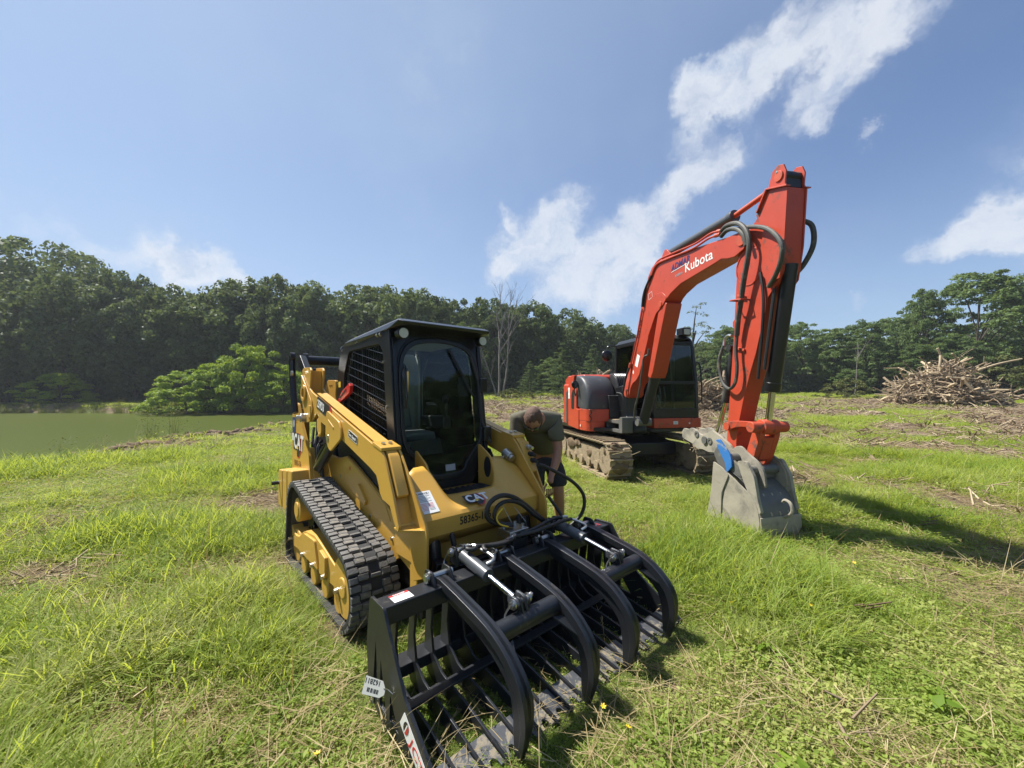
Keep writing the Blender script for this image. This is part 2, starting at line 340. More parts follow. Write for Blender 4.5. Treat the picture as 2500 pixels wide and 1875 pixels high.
PATCH = [(-3.4, 5.5, .8, .9), (-2.79, 3.5, .62, .8), (-2.3, 3.7, .4, .7), (-3.07, 2.9, .6, .85), (-1.74, 1.84, .5, 1.), (1.1, 2.05, .4, .62), (1.5, 1.85, .35, .5), (6.0, 5.6, .8, .8), (4.56, 6.9, 1.0, .75),
         (1.3, 4.2, .6, .6), (11.4, 11., 2.2, .7), (.95, 2.6, .3, .5), (7.5, 8.5, 1.3, .5), (-4.6, 4.6, 1., .6), (-3.6, 3.4, .7, .8), (-1.2, 2.6, .3, .5), (-2.2, 2.4, .35, .6), (3.6, 9.4, 1.6, .8), (1.6, 9.5, 1.2, .6), (9, 13.5, 2, .6), (-1.0, 1.75, .3, .4), (5.2, 3.4, .6, .3)]
def soil(x, y):
    n = fbm(x, y, .9, 4, 21); n2 = fbm(x, y, .22, 4, 31); m = 0 * x
    for px, py, r, a in PATCH:
        m = np.maximum(m, a * np.exp(-(((x - px) / (r * 1.6)) ** 2 + ((y - py) / (r * 1.05)) ** 2)))
    m = np.maximum(sst(m + (n - .5) * 1.1, .15, .72), .75 * sst(fbm(x, y, .33, 4, 61) + .3 * (n - .5), .57, .74))
    field = sst(y + .12 * x, 12.5, 16) * (1 - sst(y, 37, 43)) * sst(x, -6, -2) * sst(n2 + .35 * (n - .5), .26, .46)
    shore = np.exp(-((pond_d(x, y) + 1.9) / 1.5) ** 2) * sst(y, 8, 10) * (1 - sst(y, 34, 37)) * sst(n, .15, .36)
    return np.clip(np.maximum(np.maximum(m, field), shore), 0, 1)
def axis_pts(lo, hi, n, k):
    t = np.linspace(-1, 1, n); s = np.sinh(t * k) / np.sinh(k); return np.where(s < 0, -s * lo, s * hi)
gx = axis_pts(-400, 400, 421, 7.2); gy = np.concatenate([np.linspace(-30, 0, 30)[:-1], np.sinh(np.linspace(0, 1, 420) * 5.6) / np.sinh(5.6) * 420])
GX, GY = np.meshgrid(gx, gy); GZ = hz(GX, GY)
def grid_mesh(name, X, Y, Z, m):
    ny, nx = X.shape; V = np.stack([X, Y, Z], -1).reshape(-1, 3); i = np.arange(ny * nx).reshape(ny, nx)
    F = np.stack([i[:-1, :-1], i[:-1, 1:], i[1:, 1:], i[1:, :-1]], -1).reshape(-1, 4)
    return np_mesh(name, V, F, m, True)
def np_mesh(name, V, F, m, smooth=False):
    me = bpy.data.meshes.new(name); k = F.shape[1]
    me.vertices.add(len(V)); me.vertices.foreach_set('co', np.asarray(V, np.float32).ravel())
    me.loops.add(F.size); me.loops.foreach_set('vertex_index', F.astype(np.int32).ravel())
    me.polygons.add(len(F)); me.polygons.foreach_set('loop_start', np.arange(0, F.size, k, dtype=np.int32))
    if smooth: me.polygons.foreach_set('use_smooth', [True] * len(F))
    me.update(); me.validate()
    if m: me.materials.append(m)
    return me
def mat_ground():
    m = bpy.data.materials.new('field_ground'); m.use_nodes = True; N = NT(m.node_tree)
    tc = N.add('ShaderNodeTexCoord').outputs['Object']; s = N.add('ShaderNodeAttribute', attribute_name='soil').outputs['Fac']
    a = N.noise(tc, 2.2, 6, .6); b = N.noise(tc, 26, 6, .7); c = N.noise(tc, 90, 4, .7); big = N.noise(tc, .35, 5, .6)
    green = N.mix(b, (.05, .075, .018), (.13, .17, .04)); thatch = N.mix(c, (.10, .082, .04), (.25, .20, .11))
    g = N.mix(N.ss(N.m('ADD', N.m('MULTIPLY', a, .6), N.m('MULTIPLY', b, .4)), .42, .66), green, thatch)
    earth = N.mix(b, (.10, .07, .045), (.30, .225, .15)); chips = N.mix(N.ss(c, .52, .62), earth, (.42, .34, .23))
    col = N.mix(N.ss(N.m('ADD', s, N.m('MULTIPLY', N.m('SUBTRACT', b, .5), .5)), .2, .62), g, N.mix(N.ss(big, .35, .65), chips, earth))
    bump = N.add('ShaderNodeBump', i={'Height': N.m('ADD', b, N.m('MULTIPLY', c, .5)), 'Strength': .9, 'Distance': .05})
    p = N.add('ShaderNodeBsdfPrincipled', i={'Base Color': col, 'Roughness': .95, 'Specular IOR Level': .15, 'Normal': bump.outputs[0]})
    N.add('ShaderNodeOutputMaterial', i={0: p.outputs[0]}); return m
gm = grid_mesh('ground', GX, GY, GZ, mat_ground())
gm.attributes.new('soil', 'FLOAT', 'POINT').data.foreach_set('value', soil(GX, GY).astype(np.float32).ravel())
tag(link('ground', gm), 'rough grassy field with bare churned soil sloping down to the pond', kind='structure')
def mat_water():
    m = bpy.data.materials.new('murky_pond_water'); m.use_nodes = True; N = NT(m.node_tree)
    tc = N.add('ShaderNodeTexCoord').outputs['Object']; mp = N.add('ShaderNodeMapping', i={0: tc, 3: (1, 2.2, 1)}).outputs[0]
    h = N.m('ADD', N.noise(mp, 2.2, 4, .6), N.m('MULTIPLY', N.noise(mp, 9, 3, .6), .35))
    b = N.add('ShaderNodeBump', i={'Height': h, 'Strength': .35, 'Distance': .06})
    col = N.mix(N.noise(tc, .12, 4), (.060, .078, .013), (.078, .096, .019))
    p = N.add('ShaderNodeBsdfPrincipled', i={'Base Color': col, 'Roughness': .28, 'Specular IOR Level': .06, 'Normal': b.outputs[0]})
    N.add('ShaderNodeOutputMaterial', i={0: p.outputs[0]}); return m
wg = G().raw([(-150, 8, WATER), (-6, 8, WATER), (-6, 41, WATER), (-150, 41, WATER)], [(0, 1, 2, 3)])
tag(wg.obj('pond_water', mat_water()), 'murky olive green pond water left of the field', kind='structure')
# ------------------------------------------------------------------ scatter of ground cover
MG = dict(
    grass=mat_leaf('grass_blades', (.13, .21, .030), (.27, .36, .068), (.46, .45, .21), .5, 'INST', .5),
    weed=mat_leaf('weed_leaves', (.13, .21, .034), (.26, .34, .072), (.44, .45, .16), .45, 'INST', .55),
    straw=mat_leaf('dry_straw', (.20, .15, .075), (.34, .27, .14), (.50, .42, .25), .25, 'INST', .6),
    reed=mat_leaf('pond_reeds', (.05, .085, .02), (.11, .14, .04), (.20, .19, .07), .3, 'INST', .5),
    clod=M['soil'], chip=mat_leaf('wood_splinters', (.12, .085, .055), (.30, .23, .15), (.50, .41, .28), .05, 'INST', .8),
)
def blades(n, rad, L, w, lean, droop, rng, seg=3, flat=False, fold=0):
    V = []; F = []; A = []
    for _ in range(n):
        a = rng.uniform(0, 6.283); r = rad * math.sqrt(rng.random()); p = Vector((r * math.cos(a), r * math.sin(a), rng.uniform(.005, .05) if flat else 0))
        h = rng.uniform(0, 6.283); d = Vector((math.cos(h), math.sin(h), 0)); l = rng.uniform(*L); ww = w * rng.uniform(.6, 1.3)
        el = rng.uniform(*lean); dr = rng.uniform(*droop); sd = Vector((-d.y, d.x, rng.uniform(-.5, .5))).normalized(); o = len(V); lf = rng.random(); q = p.copy()
        for k in range(seg + 1):
            t = k / seg; wk = ww * (1 - t ** 1.6) * (.75 + .5 * t if t < .6 else 1)
            V += [q - sd * wk / 2, q + sd * wk / 2] if k < seg else [q]
            e = el - dr * t; q = q + (d * math.cos(e) + Vector((0, 0, math.sin(e)))) * l / seg
        for k in range(seg - 1): F.append((o + 2 * k, o + 2 * k + 1, o + 2 * k + 3)); F.append((o + 2 * k, o + 2 * k + 3, o + 2 * k + 2)); A += [lf, lf]
        k = seg - 1; F.append((o + 2 * k, o + 2 * k + 1, o + 2 * k + 2)); A.append(lf)
    return V, F, A
def leafy(n, rad, size, rng, hgt=(.03, .10)):
    V = []; F = []; A = []
    for _ in range(n):
        a = rng.uniform(0, 6.283); r = rad * math.sqrt(rng.random()); c = Vector((r * math.cos(a), r * math.sin(a), rng.uniform(*hgt))); s = size * rng.uniform(.6, 1.3)
        d = Vector((math.cos(a + rng.uniform(-1, 1)), math.sin(a + rng.uniform(-1, 1)), rng.uniform(-.3, .5))).normalized(); nn = Vector((rng.uniform(-.5, .5), rng.uniform(-.5, .5), 1)); sd = d.cross(nn).normalized(); up = sd.cross(d)
        o = len(V); V += [c - d * s, c - sd * s * .48 - d * s * .15 + up * s * .14, c + d * s * 1.05 - up * s * .2, c + sd * s * .48 - d * s * .15 + up * s * .14, c + d * s * .1]
        for q in ((0, 1, 4), (1, 2, 4), (2, 3, 4), (3, 0, 4)): F.append(tuple(o + i for i in q))
        A += [rng.random()] * 4
    return V, F, A
def proto(name, VFA, m):
    V, F, A = VFA; me = np_mesh(name, np.array([tuple(v) for v in V]), np.array(F), m)
    me.attributes.new('leaf', 'FLOAT', 'FACE').data.foreach_set('value', np.array(A, np.float32))
    return bpy.data.objects.new(name, me)
def scatter(name, label, P, rot, scl, idx, tint, protos):
    col = bpy.data.collections.new(name + '_shapes')
    for k, o in enumerate(protos): o.name = f'{name}_shape_{k:02d}'; col.objects.link(o)
    me = bpy.data.meshes.new(name); me.vertices.add(len(P)); me.vertices.foreach_set('co', np.asarray(P, np.float32).ravel())
    for nm, ty, dat, key in (('rot', 'FLOAT_VECTOR', rot, 'vector'), ('scl', 'FLOAT', scl, 'value'), ('idx', 'INT', idx, 'value'), ('tint', 'FLOAT', tint, 'value')):
        me.attributes.new(nm, ty, 'POINT').data.foreach_set(key, np.asarray(dat, np.int32 if ty == 'INT' else np.float32).ravel())
    o = link(name, me); tag(o, label, kind='stuff')
    g = bpy.data.node_groups.new(name, 'GeometryNodeTree')
    g.interface.new_socket('Geometry', in_out='INPUT', socket_type='NodeSocketGeometry'); g.interface.new_socket('Geometry', in_out='OUTPUT', socket_type='NodeSocketGeometry')
    n = g.nodes; L = g.links.new; gi = n.new('NodeGroupInput'); go = n.new('NodeGroupOutput'); iop = n.new('GeometryNodeInstanceOnPoints')
    ci = n.new('GeometryNodeCollectionInfo'); ci.inputs[0].default_value = col; ci.inputs[1].default_value = True; ci.inputs[2].default_value = True
    def attr(nm, ty): a = n.new('GeometryNodeInputNamedAttribute'); a.data_type = ty; a.inputs[0].default_value = nm; return a.outputs[0]
    L(gi.outputs[0], iop.inputs['Points']); L(ci.outputs[0], iop.inputs['Instance']); iop.inputs['Pick Instance'].default_value = True
    L(attr('idx', 'INT'), iop.inputs['Instance Index']); L(attr('rot', 'FLOAT_VECTOR'), iop.inputs['Rotation']); L(attr('scl', 'FLOAT'), iop.inputs['Scale']); L(iop.outputs[0], go.inputs[0])
    md = o.modifiers.new('scatter', 'NODES'); md.node_group = g; return o
NR = np.random.default_rng(3)
def fan(n, r0, r1, p=1.0, ang=68):
    """points over the field round the camera, thinning with distance"""
    u = NR.random(n); r = (r0 ** (2 - p) + u * (r1 ** (2 - p) - r0 ** (2 - p))) ** (1 / (2 - p)) if p != 2 else r0 * (r1 / r0) ** u
    a = np.radians(NR.uniform(-ang, ang, n)); return r * np.sin(a), r * np.cos(a), r
LOADER = Matrix.Translation((-.952, 3.698, 0)) @ Euler((0, -.0197, -.848)).to_matrix().to_4x4()
EXC = Matrix.Translation((2.42, 8.47, 0)) @ Euler((0, 0, -R(77))).to_matrix().to_4x4()
def local(Mx, x, y):
    i = Mx.inverted(); return i[0][0] * x + i[0][1] * y + i[0][3], i[1][0] * x + i[1][1] * y + i[1][3]
def clear(x, y):
    """False where a machine's tracks, belly or bucket rest on the ground"""
    a, b = local(LOADER, x, y); ok = ~((a > -.95) & (a < .95) & (np.abs(b) < .9))
    c, d = local(EXC, x, y); ok &= ~((c > -1.5) & (c < 1.45) & (np.abs(np.abs(d) - .86) < .25)) & ~((c > 3.35) & (c < 4.2) & (d > -.75) & (d < .05))
    return ok & (pond_d(x, y) < -1.1)
def place(n, r0, r1, p, keep, zoff=0.):
    x, y, r = fan(n, r0, r1, p); k = keep(x, y, r); x, y, r = x[k], y[k], r[k]
    return x, y, r, np.stack([x, y, hz(x, y) + zoff], 1)
def near_scale(x, y):
    """short trodden grass round the loader's tracks, in and before the grapple, and under the excavator"""
    a, b = local(LOADER, x, y); g = sst(a, 1.0, 1.25) * (1 - sst(a, 2.25, 2.5)) * (1 - sst(np.abs(b), .95, 1.15))
    t = (1 - sst(np.abs(b), .95, 1.35)) * (1 - sst(np.abs(a), .95, 1.3)); return 1 - .55 * np.maximum(g, t)
def ingrap(x, y):
    a, b = local(LOADER, x, y); return (a > 1.15) & (a < 2.4) & (np.abs(b) < 1.05)
def hgt(x, y): return sst(fbm(x, y, .55, 4, 77), .36, .68)
def make_cover():
    rg = random.Random(11)
    pr = [proto('g', blades(42, .12, (.05, .13), .0048, (-.02, 1.0), (.2, 1.5), rg), MG['grass']) for _ in range(6)]
    pr += [proto('g', blades(36, .09, (.09, .22), .0052, (.4, 1.4), (.5, 1.7), rg), MG['grass']) for _ in range(4)]
    pr += [proto('g', leafy(30, .12, .013, rg, (.02, .08)), MG['weed']) for _ in range(3)] + [proto('g', leafy(16, .10, .022, rg, (.02, .09)), MG['weed']) for _ in range(2)]
    far = [proto('g', blades(60, .30, (.07, .19), .014, (.05, 1.2), (.3, 1.6), rg, 2), MG['grass']) for _ in range(4)]
    pr += far
    x, y, r, P = place(80000, 1.1, 13, 1.25, lambda x, y, r: clear(x, y) & ~(ingrap(x, y) & (NR.random(len(x)) < .5)) & (NR.random(len(x)) > soil(x, y) * .97))
    h = hgt(x, y); n = len(x); q = NR.random(n); gr = ingrap(x, y)
    idx = np.where(q < .56, NR.integers(0, 6, n), np.where(q < .62 + .32 * h, NR.integers(6, 10, n), np.where(NR.random(n) < .75, NR.integers(10, 13, n), NR.integers(13, 15, n))))
    idx = np.where((idx >= 6) & (idx < 10) & ((h < .3) | gr), NR.integers(0, 6, n), idx)
    scl = (.62 + .50 * h + .28 * NR.random(n) + np.where((idx >= 6) & (idx < 10), .75 * h ** 2 * NR.random(n), 0)) * (1 + .025 * r) * near_scale(x, y)
    x2, y2, r2, P2 = place(42000, 11, 62, 1.3, lambda x, y, r: clear(x, y) & (NR.random(len(x)) > soil(x, y) * .97) & ~((y > 50) & (np.abs(x) < 80)))
    n2 = len(x2); P = np.concatenate([P, P2]); idx = np.concatenate([idx, NR.integers(15, 19, n2)]); h2 = hgt(x2, y2)
    scl = np.concatenate([scl, (.45 + .5 * h2 + .3 * NR.random(n2)) * (.8 + .02 * r2)]); x = np.concatenate([x, x2]); y = np.concatenate([y, y2]); n += n2
    tint = np.clip(.42 + .75 * (fbm(x, y, .45, 4, 55) - .5) + .8 * (fbm(x, y, 2.5, 3, 56) - .5) + NR.normal(0, .2, n), 0, 1)
    rot = np.stack([NR.normal(0, .13, n), NR.normal(0, .13, n), NR.uniform(0, 6.28, n)], 1)
    scatter('grass', 'uneven green grass and low weeds covering the field', P, rot, scl, idx, tint, pr)
    # dry cut stalks lying in the grass
    pr = [proto('s', blades(12, .14, (.10, .30), .0045, (-.05, .22), (-.1, .35), rg, 2, True), MG['straw']) for _ in range(4)] + [proto('s', blades(3, .05, (.3, .55), .004, (.9, 1.5), (.1, .9), rg, 3), MG['straw']) for _ in range(3)]
    x, y, r, P = place(10000, 1.1, 16, 1.35, lambda x, y, r: clear(x, y) & ~(ingrap(x, y) & (NR.random(len(x)) < .8)) & (NR.random(len(x)) < .22 + .78 * np.maximum(soil(x, y), sst(fbm(x, y, .5, 4, 91), .5, .7))), .015)
    n = len(x); idx = np.where((NR.random(n) < .95) | ingrap(x, y), NR.integers(0, 4, n), NR.integers(4, 7, n))
    scatter('dry_straw', 'pale dry cut stalks lying in the grass', P, np.stack([NR.normal(0, .1, n), NR.normal(0, .1, n), NR.uniform(0, 6.28, n)], 1), (.7 + .5 * NR.random(n)) * (1 + .03 * r), idx, np.clip(NR.normal(.5, .25, n), 0, 1), pr)
    # clods, bark and splinters over the cleared ground and the shore
    def clod():
        g = G().ball((0, 0, 0), .06, 1); g.map(lambda v: v * (.7 + .7 * rg.random())); g.map(lambda v: Vector((v.x, v.y * .8, v.z * .6)))
        return np.array(g.V), np.array(g.F), np.full(len(g.F), .5)
    def sliver():
        V = []; F = []; A = []
        for _ in range(7):
            a = rg.uniform(0, 6.28); p = Vector((rg.uniform(-.25, .25), rg.uniform(-.25, .25), rg.uniform(0, .05))); d = Vector((math.cos(a), math.sin(a), rg.uniform(-.1, .25))) * rg.uniform(.08, .35); s = Vector((-d.y, d.x, 0)).normalized() * rg.uniform(.008, .02); u = Vector((0, 0, .018)); o = len(V)
            V += [p - s, p + s, p + u, p + d - s * .6, p + d + s * .6, p + d + u * .6]; F += [(o, o + 1, o + 4), (o, o + 4, o + 3), (o + 1, o + 2, o + 5), (o + 1, o + 5, o + 4), (o + 2, o, o + 3), (o + 2, o + 3, o + 5)]; A += [rg.random()] * 6
        return V, F, A
    pr = [proto('c', clod(), MG['clod']) for _ in range(4)] + [proto('c', sliver(), MG['chip']) for _ in range(5)]
    x, y, r, P = place(46000, 1.6, 46, 1.35, lambda x, y, r: (pond_d(x, y) < .35) & (NR.random(len(x)) < soil(x, y) ** 1.5 * np.where(r > 9, 1, .35)) & ~((np.abs(local(LOADER, x, y)[0]) < 1) & (np.abs(local(LOADER, x, y)[1]) < .95)))
    n = len(x); sh = np.exp(-((pond_d(x, y) + 1.7) / 1.2) ** 2)
    idx = np.where(NR.random(n) < .5 + .25 * sh, NR.integers(0, 4, n), NR.integers(4, 9, n)); scl = (.4 + 1.1 * NR.random(n) ** 2) * (.45 + .045 * np.minimum(r, 30)) * np.where(idx < 4, 1 + 1.0 * sh, .8 - .35 * sh)
    scatter('soil_clods', 'churned soil clods and splintered wood over the cleared ground', P, NR.uniform(-.5, .5, (n, 3)) * [1, 1, 12], scl, idx, np.clip(NR.normal(.5, .25, n), 0, 1), pr)
    # reeds on the far bank
    pr = [proto('r', blades(40, .5, (.5, 1.3), .03, (1.1, 1.55), (.05, .8), rg, 3), MG['reed']) for _ in range(4)]
    x = NR.uniform(-62, -10, 2600); y = 38.2 + 2.2 * NR.random(2600) ** 1.5 + 0 * x; k = NR.random(2600) < .14 + .86 * sst(fbm(x, y, .16, 3, 12), .46, .62) * sst(x, -40, -32); x, y = x[k], y[k]; n = len(x)
    P = np.stack([x, y, np.maximum(hz(x, y), WATER - .05)], 1)
    scatter('reeds', 'tall reeds and sedge along the far pond bank', P, np.stack([0 * x, 0 * x, NR.uniform(0, 6.28, n)], 1), .5 + .7 * NR.random(n) * sst(x, -40, -30) + .1, NR.integers(0, 4, n), np.clip(NR.normal(.45, .25, n), 0, 1), pr)
make_cover()
# ------------------------------------------------------------------ trees
ML = dict(
    oak=mat_leaf('oak_leaves', (.050, .082, .038), (.095, .140, .058), (.17, .22, .09), .30, rough=.55, spec=.12),
    locust=mat_leaf('locust_leaves', (.068, .115, .044), (.12, .185, .064), (.19, .26, .095), .34, rough=.55, spec=.15),
    bright=mat_leaf('bright_shrub_leaves', (.10, .17, .020), (.20, .30, .036), (.31, .40, .06), .34, rough=.55, spec=.15),
    pine=mat_leaf('pine_needles', (.06, .10, .044), (.10, .15, .06), (.15, .20, .075), .28),
    pale=mat_leaf('pale_sapling_leaves', (.07, .10, .045), (.12, .16, .075), (.19, .23, .12), .3),
    brush=mat_leaf('bush_leaves', (.045, .065, .02), (.09, .11, .035), (.16, .165, .06), .25),
)
def leaf_cloud(C, Rd, n, size, rng, flat=.65, up=.25, wild=1.1, asp=.55):
    """leaf quads over flattened clumps C with radii Rd -> V, F, per-face value"""
    C = np.asarray(C); k = len(C); i = np.repeat(np.arange(k), n); N = len(i)
    d = rng.normal(size=(N, 3)); d /= np.linalg.norm(d, axis=1)[:, None]; d[:, 2] = np.where(d[:, 2] < (-.25 if flat < .8 else -.8), -d[:, 2], d[:, 2])
    rad = np.asarray(Rd)[i] * (.45 + .6 * rng.random(N) ** .6); P = C[i] + d * rad[:, None] * [1, 1, flat]
    nn = d + [0, 0, up] + rng.normal(size=(N, 3)) * wild; nn /= np.linalg.norm(nn, axis=1)[:, None]
    t = np.cross(nn, rng.normal(size=(N, 3))); t /= np.linalg.norm(t, axis=1)[:, None] + 1e-9; b = np.cross(nn, t); s = (size * rng.uniform(.55, 1.35, N))[:, None]
    V = np.stack([P - t * s, P - b * s * asp + nn * s * .12, P + t * s, P + b * s * asp + nn * s * .12], 1).reshape(-1, 3)
    cl = rng.random(k)[i] * .6 + rng.random(N) * .4
    return V, np.arange(4 * N).reshape(-1, 4), cl
def leaf_mesh(name, parts, m):
    V = np.concatenate([p[0] for p in parts]); o = np.cumsum([0] + [len(p[0]) for p in parts[:-1]]); F = np.concatenate([p[1] + q for p, q in zip(parts, o)])
    me = np_mesh(name, V, F, m); me.attributes.new('leaf', 'FLOAT', 'FACE').data.foreach_set('value', np.concatenate([p[2] for p in parts]).astype(np.float32)); return me
def unit(v): return v / (np.linalg.norm(v) + 1e-9)
def trunk_mesh(C, H, r, rng, m, base=.22, lim=9, lean=0.):
    g = G(); top = Vector((lean * H * .1, 0, H * .82)); mid = Vector((rng.normal() * .25, rng.normal() * .25, H * .4))
    g.tube([(0, 0, -.4), (0, 0, H * .12), mid, top], r, 8, 5, True, r * .22)
    for c in C[rng.permutation(len(C))[:lim]]:
        c = Vector(c); z0 = max(H * base, c.z * .62 - H * .06); b = Vector((mid.x * z0 / (H * .4), mid.y * z0 / (H * .4), z0)) if z0 < H * .4 else mid.lerp(top, (z0 - H * .4) / (H * .42))
        q = b.lerp(c, .5) + Vector((0, 0, .06 * H)); g.tube([b, q, c], r * .38, 5, 4, True, r * .07)
    return g.mesh('trunk', m, 60)
def oak(seed, H=13., Wd=8.5, m='oak', low=.16, nc=150, leaf=.21, n=105, gap=0.):
    rng = np.random.default_rng(seed); C = []; Rd = []; ph = rng.uniform(0, 6.28, 4)
    for k in range(nc):
        z = 1 - 2 * (k + .5) / nc; a = k * 2.39996 + rng.normal() * .25; q = math.sqrt(1 - z * z)
        lob = 1 + .16 * math.sin(2 * a + ph[0]) + .13 * math.sin(3 * a + ph[1] + z * 3) + .12 * rng.normal()
        zz = H * (low + (1 - low) * (.5 + .47 * z * (1 + .08 * rng.normal()))); w = Wd / 2 * (q ** .75) * lob * (1 - .18 * (zz / H - .6))
        if rng.random() < gap: continue
        C.append((w * math.cos(a), w * math.sin(a), zz)); Rd.append(Wd * .088 * rng.uniform(.65, 1.4))
    for k in range(22):
        a = rng.uniform(0, 6.28); w = Wd * .3 * math.sqrt(rng.random()); C.append((w * math.cos(a), w * math.sin(a), H * rng.uniform(low + .08, .9))); Rd.append(Wd * .14)
    C = np.array(C); return leaf_mesh('crown', [leaf_cloud(C, Rd, n, leaf, rng, .92, .15, 1.0)], ML[m]), trunk_mesh(C, H, .02 * H, rng, M['bark'])
def locust(seed, H=11., Wd=8., m='locust', low=.30, nd=46, leaf=.15, n=190):
    rng = np.random.default_rng(seed); C = []; Rd = []
    for k in range(nd):
        t = (k + .5) / nd; z = low + (1 - low) * (t ** .8) * .97; env = math.sin(min(1, .22 + .86 * (1 - (z - low) / (1 - low))) * math.pi * .5) if z > .55 else .75 + .3 * (z - low)
        a = k * 2.39996 + rng.normal() * .4; w = Wd / 2 * env * (.35 + .65 * math.sqrt(rng.random())) * (1.12 if z < .8 else .9)
        for j in range(4): C.append((w * math.cos(a) + rng.normal() * .55, w * math.sin(a) + rng.normal() * .55, H * z + rng.normal() * .34)); Rd.append(Wd * .078 * rng.uniform(.6, 1.3))
    C = np.array(C); return leaf_mesh('crown', [leaf_cloud(C, Rd, n // 2, leaf, rng, .62, .4, .95, .42)], ML[m]), trunk_mesh(C[::4], H, .014 * H, rng, M['bark'], .3, 16)
def pine(seed, H=8., Wd=5., m='pine'):
    rng = np.random.default_rng(seed); C = []; Rd = []
    for k in range(13):
        t = k / 12; z = H * (.06 + .9 * t); L = Wd / 2 * (1 - t) ** .8 + .15; nb = int(9 - 5 * t)
        for j in range(nb):
            a = 6.283 * j / nb + rng.uniform(0, .8) + k
            for q in (.45, .75, 1.): ll = L * q * rng.uniform(.8, 1.15); C.append((ll * math.cos(a), ll * math.sin(a), z + .12 * ll + rng.normal() * .1)); Rd.append(.52 * (1 - .45 * t) * (1.15 - .35 * q))
    C = np.array(C); return leaf_mesh('crown', [leaf_cloud(C, Rd, 40, .12, rng, .5, .35, .9, .3)], ML[m]), trunk_mesh(C[:3], H * 1.15, .018 * H, rng, M['bark'], .1, 0)
def shrub(seed, H=3.5, Wd=5., m='bright', nc=75, n=130, leaf=.115):
    rng = np.random.default_rng(seed); C = []; Rd = []
    for k in range(nc):
        z = (k + .5) / nc; a = k * 2.39996 + rng.normal() * .3; w = Wd / 2 * math.sqrt(max(0, 1 - z ** 1.8)) * (1 + .16 * rng.normal()) * (1 + .2 * math.sin(3 * a + seed))
        C.append((w * math.cos(a), w * math.sin(a), H * z * (1 + .1 * rng.normal()))); Rd.append(Wd * .10 * rng.uniform(.7, 1.3))
    C = np.array(C); return leaf_mesh('foliage', [leaf_cloud(C, Rd, n, leaf, rng, .55, .5, .9, .5)], ML[m]), trunk_mesh(C, H, .035 * H, rng, M['bark'], .05, 6)
def far_pos(px, d): return ((px - 1250) / 971.5 * d, d)
KIND = {'oak': [oak(s, gap=.05) for s in (1, 2, 3, 4)] + [oak(s, 13, 9.5, gap=.3, nc=130, n=110, low=.3, leaf=.21) for s in (5, 6)],
        'airy': [oak(s, 13, 9.5, gap=.40, nc=120, n=100, low=.38, leaf=.19) for s in (15, 16)],
        'locust': [locust(s) for s in (21, 22, 23, 24)], 'pine': [pine(s) for s in (31, 32)], 'sapling': [shrub(41, 9., 4.2, 'pale', 70, 40, .09)],
        'shrub': [shrub(s) for s in (51, 52, 53)], 'bush': [shrub(s, 1.6, 3., 'brush', 40, 90, .08) for s in (61, 62)]}
BASE = {'oak': (13, 8.5), 'airy': (13, 9.5), 'locust': (11, 8), 'pine': (8, 5), 'sapling': (9, 4.2), 'shrub': (3.5, 5), 'bush': (1.6, 3)}
NAME = {'oak': ('oak_tree', 'tree'), 'airy': ('oak_tree', 'tree'), 'locust': ('locust_tree', 'tree'), 'pine': ('pine_tree', 'tree'), 'sapling': ('sapling', 'tree'), 'shrub': ('shrub', 'shrub'), 'bush': ('bush', 'bush')}
cnt = {}
def tree(kind, px, d, top, label, wide=1., group=None, z=None):
    """a tree standing d metres off whose crown tops out at sight line `top` of the photograph"""
    d += 4.5 if px < 1000 and kind in ('oak', 'airy') else 0
    x, y = far_pos(px, d); z = float(hz(x, y)) if z is None else z; H = ((955 - top) / 971.5 * d + 1.58 - z) * (.94 if kind in ('oak', 'airy') else .97)
    k = cnt.get(kind, 0); cnt[kind] = k + 1; cr, tr = KIND[kind][k % len(KIND[kind])]; h0, w0 = BASE[kind]; s = H / h0
    nm, cat = NAME[kind]; o = empty(nm, (x, y, z - .05), (0, 0, rnd.uniform(0, 6.28)), label, cat, group or {'tree': 'trees of the woodland edge', 'shrub': 'shrubs by the woodland', 'bush': 'bushes by the woodland'}[cat])
    q = s * wide * rnd.uniform(.95, 1.08); o.scale = (q, q, s); link(tr.name, tr, o); link(cr.name, cr, o); return o
